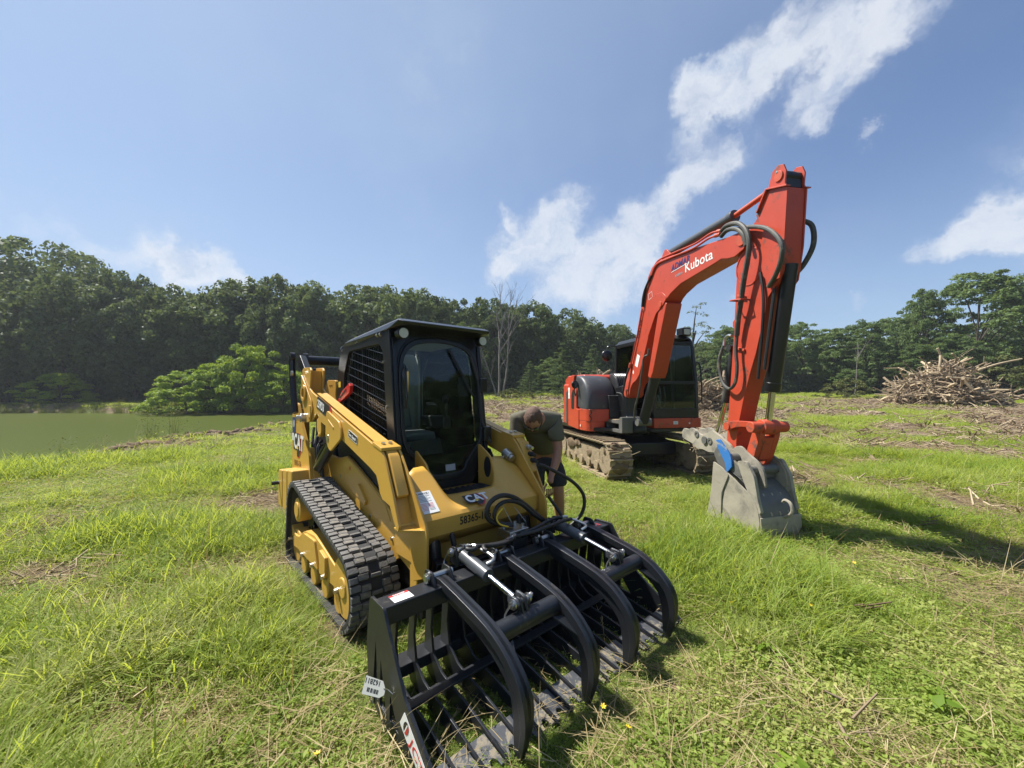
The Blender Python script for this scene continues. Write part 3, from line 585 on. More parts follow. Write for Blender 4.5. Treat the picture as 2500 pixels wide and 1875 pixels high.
def make_trees():
    T = tree
    T('airy', -150, 46, 600, 'oak partly cut off by the left picture edge, tallest by the pond', 1.1)
    T('airy', 80, 50, 575, 'tall airy oak with sky showing through its crown, above the pond at far left', 1.1)
    T('airy', 215, 50, 640, 'airy oak sloping down right of the tallest pond side oak', .95)
    T('oak', 20, 42, 720, 'dark oak low against the pond bank at the left picture edge', .9)
    T('oak', 165, 42, 672, 'lighter green oak with a pale trunk in front of the tallest oaks')
    T('oak', 305, 47, 655, 'small topped oak left of the low white cloud', .7)
    T('oak', 330, 43, 735, 'spreading dark oak under the left end of the low cloud')
    T('oak', 425, 46, 692, 'rounded oak directly under the low white cloud')
    T('oak', 505, 44, 722, 'lower oak in the dip right of the low white cloud')
    T('oak', 590, 46, 672, 'tall oak rising at the right end of the low cloud', .95)
    T('oak', 690, 47, 676, 'broad flat topped oak above the bright green pond shrub')
    T('oak', 640, 43, 735, 'shaded oak right behind the bright green pond shrub', .9)
    T('oak', 770, 46, 704, 'oak over the rear end of the yellow loader')
    T('oak', 850, 48, 686, 'oak peaking just left of the loader cab roof')
    T('oak', 930, 49, 690, 'oak directly above the loader cab roof')
    T('oak', 1010, 49, 697, 'oak above the front edge of the loader roof')
    T('oak', 1095, 50, 722, 'oak left of the bare dead tree, behind its twigs', .9)
    T('oak', 1205, 52, 724, 'oak behind the bare dead tree')
    T('oak', 1285, 53, 732, 'oak just right of the bare dead tree')
    T('oak', 1365, 54, 744, 'rounded oak left of the excavator cab')
    T('oak', 1440, 55, 776, 'low oak in the gap beneath the excavator boom knee', .9)
    T('oak', 1505, 56, 784, 'far oak just above the black excavator cab', .9)
    T('locust', 1140, 44, 790, 'yellowish locust half hidden by the dead tree', .7)
    T('pine', 1375, 40, 832, 'bushy pine left of the excavator engine cover', 1.15)
    T('pine', 1450, 44, 836, 'darker pine right behind the excavator engine cover', 1.2)
    T('pine', 1295, 43, 878, 'small pine between the dead tree and the bigger pines', 1.3)
    T('locust', 1340, 46, 872, 'low locust wedged between the pines', 1.)
    T('sapling', 1700, 36, 762, 'pale slender sapling rising behind the excavator cab lamp')
    T('locust', 1640, 47, 850, 'low locust seen through the excavator cab glass', 1.2)
    T('locust', 1775, 50, 796, 'locust between the excavator cab and its dipper arm', 1.)
    T('locust', 1850, 52, 800, 'locust behind the excavator dipper arm', 1.1)
    T('locust', 1955, 50, 786, 'locust with a small pointed top right of the dipper arm', .95)
    T('locust', 2035, 48, 800, 'locust over the bare soil strip, third right of the dipper arm', 1.)
    T('locust', 2110, 47, 782, 'leaning crowned locust with thin pale stems', .9)
    T('locust', 2190, 50, 772, 'locust left of the dark layered locust', 1.)
    T('locust', 2262, 45, 708, 'dark layered locust next to the giant one at right', .62)
    T('locust', 2395, 44, 664, 'giant locust towering over the brush pile', 1.05)
    T('locust', 2500, 46, 690, 'tall locust cut by the right picture edge', .9)
    T('locust', 2640, 46, 700, 'locust beyond the right picture edge with branches reaching in')
    T('locust', 2250, 43, 840, 'low green locust behind the left side of the brush pile', 1.5)
    T('locust', 2330, 42, 815, 'mid height locust right behind the brush pile', 1.1)
    T('locust', 2450, 42, 830, 'low locust behind the right end of the brush pile', 1.3)
    T('locust', 2080, 44, 900, 'knee of young locusts with bare stems by the clearing', 1.6)
    T('shrub', 455, 37.8, 912, 'low bright green shrub tip at the pond edge, left of the big shrub', 1.15, z=-.3)
    T('shrub', 525, 38.5, 893, 'bright green shrub sloping over the pond bank', .95, z=-.2)
    T('shrub', 612, 39, 848, 'tallest bright green shrub beside the pond', .62, z=-.2)
    T('shrub', 690, 39, 900, 'bright green shrub partly behind the loader tower', .85, z=-.2)
    T('shrub', 150, 43.5, 915, 'dull green shrub in the shade left of the pond centre', 1.2)
    T('bush', 1245, 36, 948, 'grassy brush mound at the foot of the dead tree', 1.2)
    T('bush', 1290, 38, 955, 'low weedy bush right of the dead tree', 1.2)
    T('bush', 2065, 38, 925, 'olive bush at the clearing edge under the thin stemmed locust', 1.1)
    T('bush', 2420, 40, 880, 'brownish bush at the right flank of the brush pile', 1.)
    # closed undergrowth and a second rank of crowns behind the edge trees
    rg = np.random.default_rng(5); pr = []
    for k in range(3): pr.append(bpy.data.objects.new('w', KIND['oak'][k][0]))
    us = [shrub(70 + k, 4.2, 6., 'oak', 60, 110, .20)[0] for k in range(2)]
    pr += [bpy.data.objects.new('w', u) for u in us]; P = []; idx = []; sc = []
    for a in np.linspace(-128, 128, 370):
        t = math.radians(a + rg.normal() * .3); d = (52 + 6 * rg.random() + 3 * (a > 0)) / max(.62, math.cos(t)) * (1 if abs(a) < 66 else .72); x, y = d * math.sin(t), d * math.cos(t)
        P.append((x, y, float(hz(x, y)) - .3)); idx.append(rg.integers(3, 5)); sc.append(rg.uniform(.9, 1.45))
        d -= 5.5; x, y = d * math.sin(t), d * math.cos(t)
        if y > (49 if x < -2 else 43): P.append((x, y, float(hz(x, y)) - .3)); idx.append(rg.integers(3, 5)); sc.append(rg.uniform(.5, .95))
    for a in np.linspace(-128, 128, 156):
        t = math.radians(a + rg.normal()); d = (61 + 5 * rg.random()) / max(.62, math.cos(t)); d *= 1 if abs(a) < 66 else .72; x, y = d * math.sin(t), d * math.cos(t); px = 1250 + 971.5 * math.tan(math.radians(max(-66, min(66, a))))
        top = np.interp(px, [-600, 0, 250, 560, 1000, 1400, 1520, 2000, 2250, 2600, 3200], [640, 640, 700, 730, 725, 790, 815, 815, 800, 760, 740])
        H = (955 - top) / 971.5 * y if abs(a) < 66 else 20; P.append((x, y, 0)); idx.append(rg.integers(0, 3)); sc.append(H / 13)  # unseen crowns past the view, set tall to darken the cab glass reflection
    n = len(P); scatter('woodland', 'closed dark woodland behind the edge trees', P, np.stack([np.zeros(n), np.zeros(n), rg.uniform(0, 6.28, n)], 1), sc, idx, rg.random(n), pr)
    # bare dead tree
    x, y = far_pos(1218, 38); z = float(hz(x, y)); o = empty('dead_tree', (x, y, z), (0, 0, 0), 'bare grey dead tree with several forked stems', 'tree')
    tr = random.Random(4)
    def branch(g, p, d, L, r, lv):
        P = [p]; q = p.copy(); dd = d.copy()
        for k in range(4):
            dd = (dd + Vector((tr.gauss(0, .09), tr.gauss(0, .09), .07))).normalized(); q = q + dd * L / 4; P.append(q.copy())
        g.tube(P, r, 6 if lv < 2 else 4, 2, True, r * .35)
        if lv < 4:
            for k in range(5 if lv else 6):
                t = tr.uniform(.3, 1); b = P[min(3, int(t * 4))].lerp(P[min(4, int(t * 4) + 1)], t * 4 % 1); a = tr.uniform(0, 6.28)
                branch(g, b, (dd * .9 + Vector((math.cos(a), math.sin(a) * .7, .35)) * .75).normalized(), L * tr.uniform(.3, .5), r * .42, lv + 1 + (lv > 1))
    g = G()
    for dx, L, r, a in ((0., 8.6, .12, .02), (.22, 8.2, .10, .2), (-.12, 6.0, .07, -.3)): g = G(); branch(g, Vector((dx, 0, -.2)), Vector((a, .05, 1)).normalized(), L, r, 0); g.obj('stem', 'greybark', o, ang=60)
    # thin pale dead stems in front of the right-hand trees
    for px, top, lb in ((2085, 835, 'forked pale dead stem in front of the leaning crowned locust'), (1788, 905, 'thin pale stem by the excavator arm')):
        x, y = far_pos(px, 41); z = float(hz(x, y)); g = G(); branch(g, Vector((0, 0, -.2)), Vector((.03, 0, 1)), (955 - top) / 971.5 * 41 + 1.58 - z, .05, 2); q = g.obj('dead_sapling', 'greybark', None, ang=60); q.location = (x, y, z); tag(q, lb, 'tree')
make_trees()
# ------------------------------------------------------------------ brush piles, stake, shore weeds
def brush_pile(px, d, wpx, top, label, nb, seed, logs):
    rg = random.Random(seed); x, y = far_pos(px, d); z = float(hz(x, y)); Wd = wpx / 971.5 * d / 2; H = ((955 - top) / 971.5 * d + 1.58 - z) * .93
    o = empty('brush_pile', (x, y, z), (0, 0, 0), label, 'brush pile', 'brush piles on the cleared ground')
    def hh(u, v): return H * max(0, 1 - (u * u + v * v)) ** .8 * (.82 + .3 * noise.noise(Vector((u * 2.3 + seed, v * 2.3, 0))))
    g = G()
    for k in range(1700):
        a = rg.uniform(0, 6.28); r = math.sqrt(rg.random()); u, v = r * math.cos(a), r * math.sin(a); p = Vector((u * Wd, v * Wd * .6, hh(u, v) * rg.uniform(.55, 1.0) + .03)); q = Vector((rg.gauss(0, 1), rg.gauss(0, .8), rg.gauss(0, .35))).normalized() * rg.uniform(.3, 1.2)
        g.cyl(p, p + q, rg.uniform(.008, .03), 4, .006)
    tw = g.obj('twigs', 'wood', o, ang=0); tw['kind'] = 'stuff'
    g = G().ball((0, 0, 0), 1, 4); g.map(lambda v: Vector((v.x * Wd * .80, v.y * Wd * .45, max(-.1, v.z) * H * .66)) * (1 + .30 * (noise.noise(v * 5) + .8 * noise.noise(v * 13)))); g.obj('soil_core', 'soil', o, ang=0)
    pool = []
    for k in range(14):
        g = G(); L = rg.uniform(1.0, 3.4); r = rg.uniform(.025, .095); b = rg.gauss(0, .18)
        g.tube([(-L / 2, 0, 0), (-L / 5, b * L * .4, .05), (L / 5, -b * L * .3, rg.gauss(0, .1)), (L / 2, b, rg.gauss(0, .12))], r, 6, 3, True, r * .4)
        for j in range(rg.randint(0, 3)): t = rg.uniform(-.3, .4) * L; g.tube([(t, 0, 0), (t + .2, rg.gauss(0, .2), rg.gauss(.1, .2)), (t + .5, rg.gauss(0, .4), rg.gauss(.15, .35))], r * .45, 5, 3, True, r * .15)
        pool.append(g.mesh('branch', M['wood'] if k % 3 else M['palewood'], 60))
    for k in range(nb):
        a = rg.uniform(0, 6.28); r = math.sqrt(rg.random()) * 1.02; u, v = r * math.cos(a), r * math.sin(a); p = Vector((u * Wd, v * Wd * .6 - .1, hh(u, v) * rg.uniform(.62, 1.02) + .04))
        link('branch', pool[k % 14], o, M4=Matrix.Translation(p) @ Euler((rg.gauss(0, .4), rg.gauss(0, .5) + .35 * u, rg.uniform(0, 6.28))).to_matrix().to_4x4())
    for (u0, z0, u1, z1, r, lb) in logs:
        g = G(); p0 = Vector((u0 * Wd, -Wd * .52, z0 * H)); p1 = Vector((u1 * Wd, -Wd * .66, z1 * H)); m = p0.lerp(p1, .5) + Vector((rg.gauss(0, .1), 0, rg.gauss(0, .1)))
        g.tube([p0, m, p1], r, 8, 5, True, r * .6); e = p0.lerp(p1, .2); g.tube([e, e + Vector((-.3, -.1, .35)), e + Vector((-.4, -.2, .8))], r * .4, 5, 3, True, r * .2)
        q = g.obj('log', 'palewood', None, ang=60); q.location = (x, y, z); tag(q, lb, 'log', 'logs lying on the brush piles')
brush_pile(2298, 29, 225, 876, 'large tangled brush pile of bare branches and roots in front of the giant locust', 290, 3,
           [(.35, .35, .78, .02, .10, 'long pale log sliding off the right front of the big brush pile'), (-.08, .55, .12, .22, .11, 'thick pale broken log in the middle of the big brush pile'),
            (.2, .78, .92, 1.02, .07, 'long bare branch sticking out over the top right of the big brush pile'), (-.45, .62, .02, .58, .06, 'curved pale branch across the upper left of the big brush pile'), (.82, .22, 1.12, .04, .09, 'short log on the ground right of the big brush pile'), (-.15, .1, .62, -.02, .06, 'thin dark branch lying before the big brush pile')])
brush_pile(1728, 24, 105, 925, 'small brush pile between the excavator cab and dipper arm', 60, 9, [(-.4, .9, .5, 1.15, .04, 'thin pale branch on top of the small brush pile')])
brush_pile(1480, 26, 170, 905, 'twiggy brush pile behind the excavator engine cover', 60, 12, [(-.7, .35, -.1, 1.05, .05, 'peeled pale branch rising behind the excavator engine cover'), (.3, .5, .45, 1.7, .05, 'bent pale branch standing up beside the excavator cab')])
x, y = far_pos(1318, 32); g = G().cyl((0, 0, -.2), (.02, 0, .5), .06, 8, .05); q = g.obj('wooden_stake', 'palewood'); q.location = (x, y, float(hz(x, y))); tag(q, 'short pale wooden stake beyond the bending man', 'stake')
def shore_weeds():
    rg = random.Random(8); pool = []
    for k in range(3):
        V, F, A = blades(26, .12, (.35, .95), .008, (1.0, 1.55), (.0, .5), rg, 3); V2, F2, A2 = leafy(160, .30, .032, rg, (.15, .95)); o = len(V)
        V, F, A = V + V2, F + [tuple(i + o for i in f) for f in F2], A + A2; me = np_mesh('shore_weed', np.array([tuple(v) for v in V]), np.array(F), ML['brush'])
        me.attributes.new('leaf', 'FLOAT', 'FACE').data.foreach_set('value', np.array(A, np.float32)); pool.append(me)
    for k, (x, y, s, lb) in enumerate([(-11.9, 10.6, .9, 'feathery weed on the pond edge nearest the left picture edge'), (-12.0, 11.6, .8, 'small feathery weed second along the muddy pond edge'), (-11.7, 12.9, 1.2, 'tall feathery weed against the water, in the middle of the muddy shore'), (-11.6, 13.7, 1.15, 'tall weed just right of the middle one on the muddy shore'), (-11.9, 14.9, .8, 'reddish low weed by the muddy shore beyond the tall ones'),
                                (-11.6, 19.3, .7, 'lone weed near the far end of the muddy shore'), (-12.4, 9.9, 1., 'reddish weed cut by the left picture edge at the pond'), (-5.6, 8.4, .55, 'low weed in the grass left of the yellow loader')]):
        q = link('shore_weed', pool[k % 3]); q.location = (x, y, float(hz(x, y))); q.scale = (s, s, s); tag(q, lb, 'weed', 'weeds along the pond shore')
    fl = G()
    for j in range(6): a = j * 1.047; fl.hull([(0, 0, .002), (.010 * math.cos(a - .4), .010 * math.sin(a - .4), .004), (.010 * math.cos(a + .4), .010 * math.sin(a + .4), .004), (.015 * math.cos(a), .015 * math.sin(a), .007), (.004 * math.cos(a), .004 * math.sin(a), -.002)])
    pet = fl.mesh('petals', mat('yellow_petals', (.72, .50, .02), .5), 0); st = G().tube([(0, 0, -.15), (.01, 0, -.07), (0, 0, 0)], .0025, 5, 3).mesh('flower_stem', ML['bright'], 60)
    for x, y, lb in [(-.78, 1.62, 'yellow wildflower in front of the side plate of the rock grapple'), (.42, 1.86, 'yellow wildflower right of the grapple tines'), (.5, 1.74, 'small yellow wildflower nearest the grapple arm tip'), (2.02, 2.72, 'yellow wildflower standing alone in the right grass'), (1.5, 2.75, 'yellow wildflower midway between grapple and excavator bucket'), (-3.3, 4.9, 'yellow wildflower in the grass left of the track'), (2.9, 3.4, 'tiny orange yellow wildflower below the excavator bucket shadow')]:
        o = empty('wildflower', (x, y, float(hz(x, y)) + .13), (rnd.gauss(0, .3), rnd.gauss(0, .3), 0), lb, 'flower', 'yellow wildflowers in the grass'); link('petals', pet, o); link('flower_stem', st, o)
    V, F, A = leafy(12, .08, .042, rg, (.02, .09)); me = np_mesh('leaves', np.array([tuple(v) for v in V]), np.array(F), ML['bright']); me.attributes.new('leaf', 'FLOAT', 'FACE').data.foreach_set('value', np.array(A, np.float32))
    for x, y, lb in [(2.35, 3.95, 'broad leaved plant at the foot of the excavator bucket'), (1.52, 2.32, 'broad leaved plant in the right foreground grass'), (1.1, 1.62, 'broad leaved plant at the bottom right of the grapple'), (-.66, 1.55, 'broad leaved plant at the bottom left, before the grapple plate'), (2.1, 2.0, 'broad leaved plant near the right picture edge')]:
        q = link('dock_plant', me); q.location = (x, y, float(hz(x, y))); q.rotation_euler.z = rnd.uniform(0, 6); tag(q, lb, 'plant', 'broad leaved plants in the grass')
shore_weeds()

# ------------------------------------------------------------------ thin haze volume over the whole field, added to lift the dark far trees
def make_haze():
    m = bpy.data.materials.new('air'); m.use_nodes = True; N = NT(m.node_tree)
    v = N.add('ShaderNodeVolumePrincipled', i={'Color': (.86, .93, 1, 1), 'Density': .0006, 'Anisotropy': .2}); N.add('ShaderNodeOutputMaterial', i={1: v.outputs[0]})
    tag(G().box((-440, -60, -3.2), (440, 460, 24)).obj('haze', m, ang=0), 'thin bluish haze added over the field to lift the dark far trees', kind='stuff')
make_haze()
# ------------------------------------------------------------------ compact track loader
def hull2(circles, n=48):
    P = [(cx + r * math.cos(2 * math.pi * k / n), cz + r * math.sin(2 * math.pi * k / n)) for cx, cz, r in circles for k in range(n)]
    P = sorted(set(P)); 
    def half(P):
        h = []
        for p in P:
            while len(h) > 1 and (h[-1][0] - h[-2][0]) * (p[1] - h[-2][1]) - (h[-1][1] - h[-2][1]) * (p[0] - h[-2][0]) <= 0: h.pop()
            h.append(p)
        return h
    return half(P)[:-1] + half(P[::-1])[:-1]
def resample(P, n):
    P = [Vector(p) for p in P]; L = [0]
    for i in range(len(P)): L.append(L[-1] + (P[(i + 1) % len(P)] - P[i]).length)
    out = []; j = 0
    for k in range(n):
        t = L[-1] * k / n
        while L[j + 1] < t: j += 1
        out.append(P[j].lerp(P[(j + 1) % len(P)], (t - L[j]) / max(1e-9, L[j + 1] - L[j])))
    return out
def belt(loop, y0, y1, t, G_):
    n = len(loop); V = []; F = []
    for i, p in enumerate(loop):
        tn = (loop[(i + 1) % n] - loop[i - 1]).normalized(); nn = Vector((tn.y, -tn.x))
        a = p; b = p - nn * t; V += [(a.x, y0, a.y), (a.x, y1, a.y), (b.x, y1, b.y), (b.x, y0, b.y)]
        j = (i + 1) % n
        for k in range(4): F.append((4 * i + k, 4 * j + k, 4 * j + (k + 1) % 4, 4 * i + (k + 1) % 4))
    G_.raw(V, F); return G_
def frames(loop):
    """station frames round a belt loop: x along, z outward"""
    n = len(loop); out = []
    for i, p in enumerate(loop):
        tn = (loop[(i + 1) % n] - loop[i - 1]).normalized(); out.append(axes((p.x, 0, p.y), (tn.x, 0, tn.y), (0, 1, 0) if True else 0))
    return out
def flip_out(M4, loop_c):
    z = Vector((M4[0][2], 0, M4[2][2])); c = Vector((M4[0][3], 0, M4[2][3])) - loop_c
    return M4 if z.dot(c) > 0 else M4 @ Matrix.Diagonal((1, -1, -1, 1))
def oval(cx, cz, rx, rz, n=28): return [(cx + rx * math.cos(2 * math.pi * k / n), cz + rz * math.sin(2 * math.pi * k / n)) for k in range(n)]
def cat_logo(parent, o, x, y, h):
    """white letters on a black shield with a red outer hexagon and a yellow wedge under the A"""
    o = Vector(o); x = Vector(x).normalized(); y = Vector(y).normalized(); z = x.cross(y)
    w = h * 1.75
    plate([(w * .50, -h * .62), (w * .80, -h * .62), (w * 1.10, -h * .12), (w * 1.10, h * .55), (w * .92, h * 1.12), (w * .5, h * 1.12)], parent, 'logored', o, x, y, .001, 'logo_edge')
    plate([(-w * .07, -h * .12), (w * .48, -h * .12), (w * .48, -h * .54), (w * .76, -h * .54), (w * 1.03, -h * .06), (w * 1.03, h * .53), (w * .87, h * 1.08), (-w * .07, h * 1.08)], parent, 'ink', o + z * .001, x, y, .001, 'logo_shield')
    text('CAT', parent, 'white', o + z * .0025, x, y, h, bold=.045, w=.86)
    plate([(w * .40, 0), (w * .72, 0), (w * .555, h * .36)], parent, 'logoyel', o + z * .0035, x, y, .001, 'logo_wedge')
def make_loader():
    T = empty('track_loader', LOADER.translation, LOADER.to_euler(), 'yellow compact track loader with black cab parked nose towards the viewer', 'track loader')
    # --- tracks
    circ = [(-.555, .525, .235), (.64, .245, .245), (-.655, .185, .185)]
    loop = resample(hull2(circ), 160); cen = Vector((0, 0, .3))
    for s in (-1, 1):
        g = belt(loop, s * .838, s * .518, .03, G()); tr = g.obj('rubber_track', 'rubber', T, .004)
        g = belt([p - (p - Vector((0, .3))).normalized() * .031 for p in loop], s * .80, s * .56, .004, G()); g.obj('inner_belt', 'belt_in', tr)
        n = 84; st = resample(hull2(circ), n)
        def lug(kind, side):
            """one tread bar: outer and inner block with a shallow groove and a small step between them"""
            c = .838; q = 1 if kind == 0 else -1
            if side == 2: se = [(c - .132, 0, .014, .018), (.518 + .114, 0, .014, .018)]
            elif side == 0:
                d = .062 if kind == 0 else .050; se = [(c, -.003 * q, .0215, .022), (c - .004, -.003 * q, .0215, .024), (c - d, -.003 * q, .0215, .024), (c - d - .001, 0, .012, .009), (c - d - .006, 0, .012, .009), (c - d - .007, .007 * q, .0215, .024), (c - .124 - .003 * q, .007 * q, .0215, .024)]
            else:
                d = .056 if kind == 0 else .046; c = .518; se = [(c, -.003 * q, .0215, .024), (c + d, -.003 * q, .0215, .024), (c + d + .001, 0, .012, .009), (c + d + .006, 0, .012, .009), (c + d + .007, .007 * q, .0215, .024), (c + .110 + .003 * q, .007 * q, .0215, .024)]
            V = []; F = []; f_ = 1 if s > 0 else -1
            for k, (y, x0, w, h) in enumerate(se):
                V += [(x0 - w, f_ * y, -.002), (x0 + w, f_ * y, -.002), (x0 + w * .80, f_ * y, h), (x0 - w * .80, f_ * y, h)]
                if k: F += [(4 * k - 4 + j, 4 * k - 4 + (j + 1) % 4, 4 * k + (j + 1) % 4, 4 * k + j) for j in range(4)]
            e = 4 * len(se) - 4; F += [(0, 1, 2, 3), (e, e + 3, e + 2, e + 1)]
            return G().raw(V, F)
        if s < 0:
            ms = {(k, q): lug(k, q).mesh('tread_bar', M['tread'], 30) for k in (0, 1) for q in (0, 1, 2)}
            for k, f in enumerate(frames(st)):
                for q in ((0, 1, 2) if k % 2 else (0, 1)): link('tread_bar', ms[k % 2, q], tr, .0035, orient(f, cen), 1)
        else:
            gg = G()
            for k, f in enumerate(frames(st)):
                f = orient(f, cen)
                for q in ((0, 1, 2) if k % 2 else (0, 1)): L_ = lug(k % 2, q); gg.raw([f @ Vector(v) for v in L_.V], L_.F)
            q = gg.obj('tread_bars', 'tread', tr); q['kind'] = 'stuff'
        y0, y1 = s * .815, s * .70
        P = [(-.80, .345), (-.76, .335), (-.70, .30), (-.62, .285), (-.52, .30), (-.40, .365), (-.30, .40), (-.05, .425), (.12, .40), (.45, .335), (.66, .33), (.74, .26), (.72, .17), (.62, .18), (.56, .115), (.49, .115), (.42, .18), (.32, .175), (.27, .115), (.20, .115), (.14, .18), (.02, .175), (-.02, .115), (-.09, .115), (-.16, .18), (-.26, .175), (-.31, .115), (-.38, .115), (-.44, .18), (-.72, .165)]
        fr = G().prism(P, 'y', y0 - s * .02, y1).obj('track_frame', 'yellow2', T, .008)
        G().prism(rc([(-.46, .20), (-.30, .385), (.0, .40), (.10, .20)], .02), 'y', y0 - s * .002, y0 - s * .024).obj('frame_plate', 'yellow2', fr, .005)
        G().prism(rc([(.16, .20), (.16, .375), (.30, .35), (.30, .20)], .015), 'y', y0 + s * .004, y0 - s * .024).obj('guide_block', 'yellow2', fr, .005)
        for x in (-.345, -.055, .235, .525):
            r = G().cyl((x, s * .80, .115), (x, s * .56, .115), .082, 20).obj('roller', 'yellow2', T, .01)
            G().cyl((x + .02, s * .805, .20), (x + .02, s * .832, .20), .017, 6).cyl((x + .02, s * .80, .20), (x + .02, s * .812, .20), .024, 12).obj('bolt', 'zinc', fr)
        G().cyl((-.77, s * .79, .22), (-.77, s * .825, .22), .016, 6).obj('bolt', 'zinc', fr)
        G().cyl((.63, s * .80, .245), (.63, s * .56, .245), .20, 28).cyl((.63, s * .81, .245), (.63, s * .79, .245), .07, 16).obj('front_idler', 'yellow2', T, .012)
        G().cyl((-.655, s * .78, .185), (-.655, s * .56, .185), .145, 24).obj('rear_idler', 'yellow2', T, .012)
        sp = G().cyl((-.545, s * .805, .53), (-.545, s * .50, .53), .105, 28).cyl((-.545, s * .815, .53), (-.545, s * .80, .53), .07, 20).obj('sprocket_drum', 'yellow2', T, .008)
        for k in range(14): a = k * 2 * math.pi / 14; G().obox((-.545 + .175 * math.cos(a), s * .675, .53 + .175 * math.sin(a)), (.05, .05, .035), (0, -a, 0)).obj('sprocket_tooth', 'black', sp, .004)
        G().cyl((-.545, s * .70, .53), (-.545, s * .65, .53), .165, 28).obj('sprocket_ring', 'black', sp)
    # --- chassis
    ch = G().prism([(-1.25, .30), (-1.30, .55), (-1.25, .80), (-.75, .86), (.35, .86), (.80, .74), (.98, .50), (.98, .26), (.70, .20), (-1.0, .20)], 'y', -.46, .46).obj('chassis', 'black', T, .01)
    for s in (-1, 1):
        G().prism([(-.76, .32), (-.80, .98), (-.42, .97), (-.20, 1.01), (-.10, .99), (.50, .79), (.62, .74), (.75, .68), (1.02, .53), (1.03, .37), (.84, .42), (.62, .30), (.4, .30)], 'y', s * .462, s * .49).obj('side_panel', 'yellow', T, .006)
        G().prism([(-.70, 1.30), (-.10, 1.25), (.66, 1.06), (.80, .86), (.62, .70), (.0, .95), (-.5, .95)], 'y', s * .44, s * .455).obj('dark_gap_sheet', 'plastic', T)  # black sheet added to darken the gap under the lift arm
        for x, z in ((.33, .60), (.72, .52), (.10, .78), (-.35, .82)): G().cyl((x, s * .48, z), (x, s * .498, z), .013, 8).obj('bolt', 'zinc', T)
        G().prism([(-.42, .80), (.20, .672), (.70, .635), (.62, .735), (.49, .785), (-.11, .985), (-.20, 1.0), (-.40, .96)], 'y', s * .489, s * .4955).obj('side_cover', 'yellow', T, .004)
        G().bar((.12, s * .50, .80), (.28, s * .50, .69), .035, .05).obj('rub_strip', 'yellow', T, .004)
    plate(rect(.10, .055), T, 'navy', (-.26, -.492, .885), (1, 0, -.35), (0, 0, 1)); plate(rect(.05, .07), T, 'white', (-.13, -.492, .875), (1, 0, -.3), (0, 0, 1)); plate(rect(.07, .055), T, 'greyink', (-.10, -.492, .80), (1, 0, -.3), (0, 0, 1)); plate(rect(.034, .03), T, 'logored', (-.125, -.4945, .905), (1, 0, -.3), (0, 0, 1), .001)
    text('WARNING', T, 'white', (-.25, -.4945, .905), (1, 0, -.35), (0, 0, 1), .013); text('58365', T, 'white', (-.095, -.4945, .818), (1, 0, -.3), (0, 0, 1), .018)
    # --- engine bay and rear
    en = G().box((-1.34, -.44, .55), (-.70, .44, 1.30)).obj('engine_bay', 'plastic', T, .03)
    G().prism([(-1.42, .62), (-1.42, 1.36), (-1.30, 1.46), (-.78, 1.40), (-.72, 1.28), (-1.28, 1.30), (-1.32, .62)], 'y', -.42, .42).obj('engine_hood', 'black', T, .02)
    for k in range(7): G().obox((-1.425, 0, .72 + .085 * k), (.012, .66, .045), (0, .35, 0)).obj('rear_louvre', 'plastic', T, .003)
    for k in range(6): G().tube([(-1.1 + .07 * k, -.52 + .02 * (k % 2), 1.22 - .04 * k), (-1.0 + .06 * k, -.56, 1.02), (-.92 + .05 * k, -.55, .85 - .02 * k)], .014, 6).obj('engine_hose', 'hose', en)
    for s in (-1, 1):
        tw = G().prismh(rc([(-1.52, .72), (-1.52, 1.42), (-1.44, 1.485), (-1.31, 1.475), (-1.18, 1.30), (-.86, .95), (-.80, .72)], .03), [oval(-1.33, 1.30, .018, .05, 10)], 'y', s * .63, s * .60).obj('tower', 'yellow', T, .005)
        G().prism([(-1.52, .72), (-1.52, 1.42), (-1.49, 1.42), (-1.49, .72)], 'y', s * .60, s * .46).obj('tower_flange', 'yellow', tw, .004)
        G().prism([(-.90, .72), (-.96, 1.03), (-.93, 1.03), (-.78, .74)], 'y', s * .60, s * .47).obj('tower_flange', 'yellow', tw, .004)
        for x, z in ((-1.42, 1.38), (-1.36, 1.41)): G().cyl((x, s * .625, z), (x, s * .64, z), .014, 6).obj('bolt', 'zinc', tw)
        # rear weights
        for k in range(3): G().prism(rc([(-1.44 + .20 * k, .40), (-1.44 + .20 * k, .775 + .02 * k), (-1.27 + .20 * k, .79 + .02 * k), (-1.27 + .20 * k, .40)], .03), 'y', s * .78, s * .58).obj('counterweight', 'yellow2', T, .012)
        G().cyl((-1.40, s * .78, .64), (-1.40, s * .85, .64), .02, 8).obj('tie_bolt', 'black', T)
    cat_logo(T, (-1.425, -.632, 1.0), (1, 0, -.04), (.03, 0, 1), .15)
    text('58365-136', T, 'fadeink', (-1.42, -.632, .81), (1, 0, .02), (0, 0, 1), .058, w=.78)
    plate(rect(.13, .17), T, 'navy', (-1.50, -.632, 1.155), (1, 0, 0), (0, 0, 1)); plate(oval(.065, .10, .04, .04), T, 'greyink', (-1.50, -.6338, 1.155), (1, 0, 0), (0, 0, 1), .001); plate(rect(.13, .08), T, 'white', (-1.50, -.632, 1.07), (1, 0, 0), (0, 0, 1))
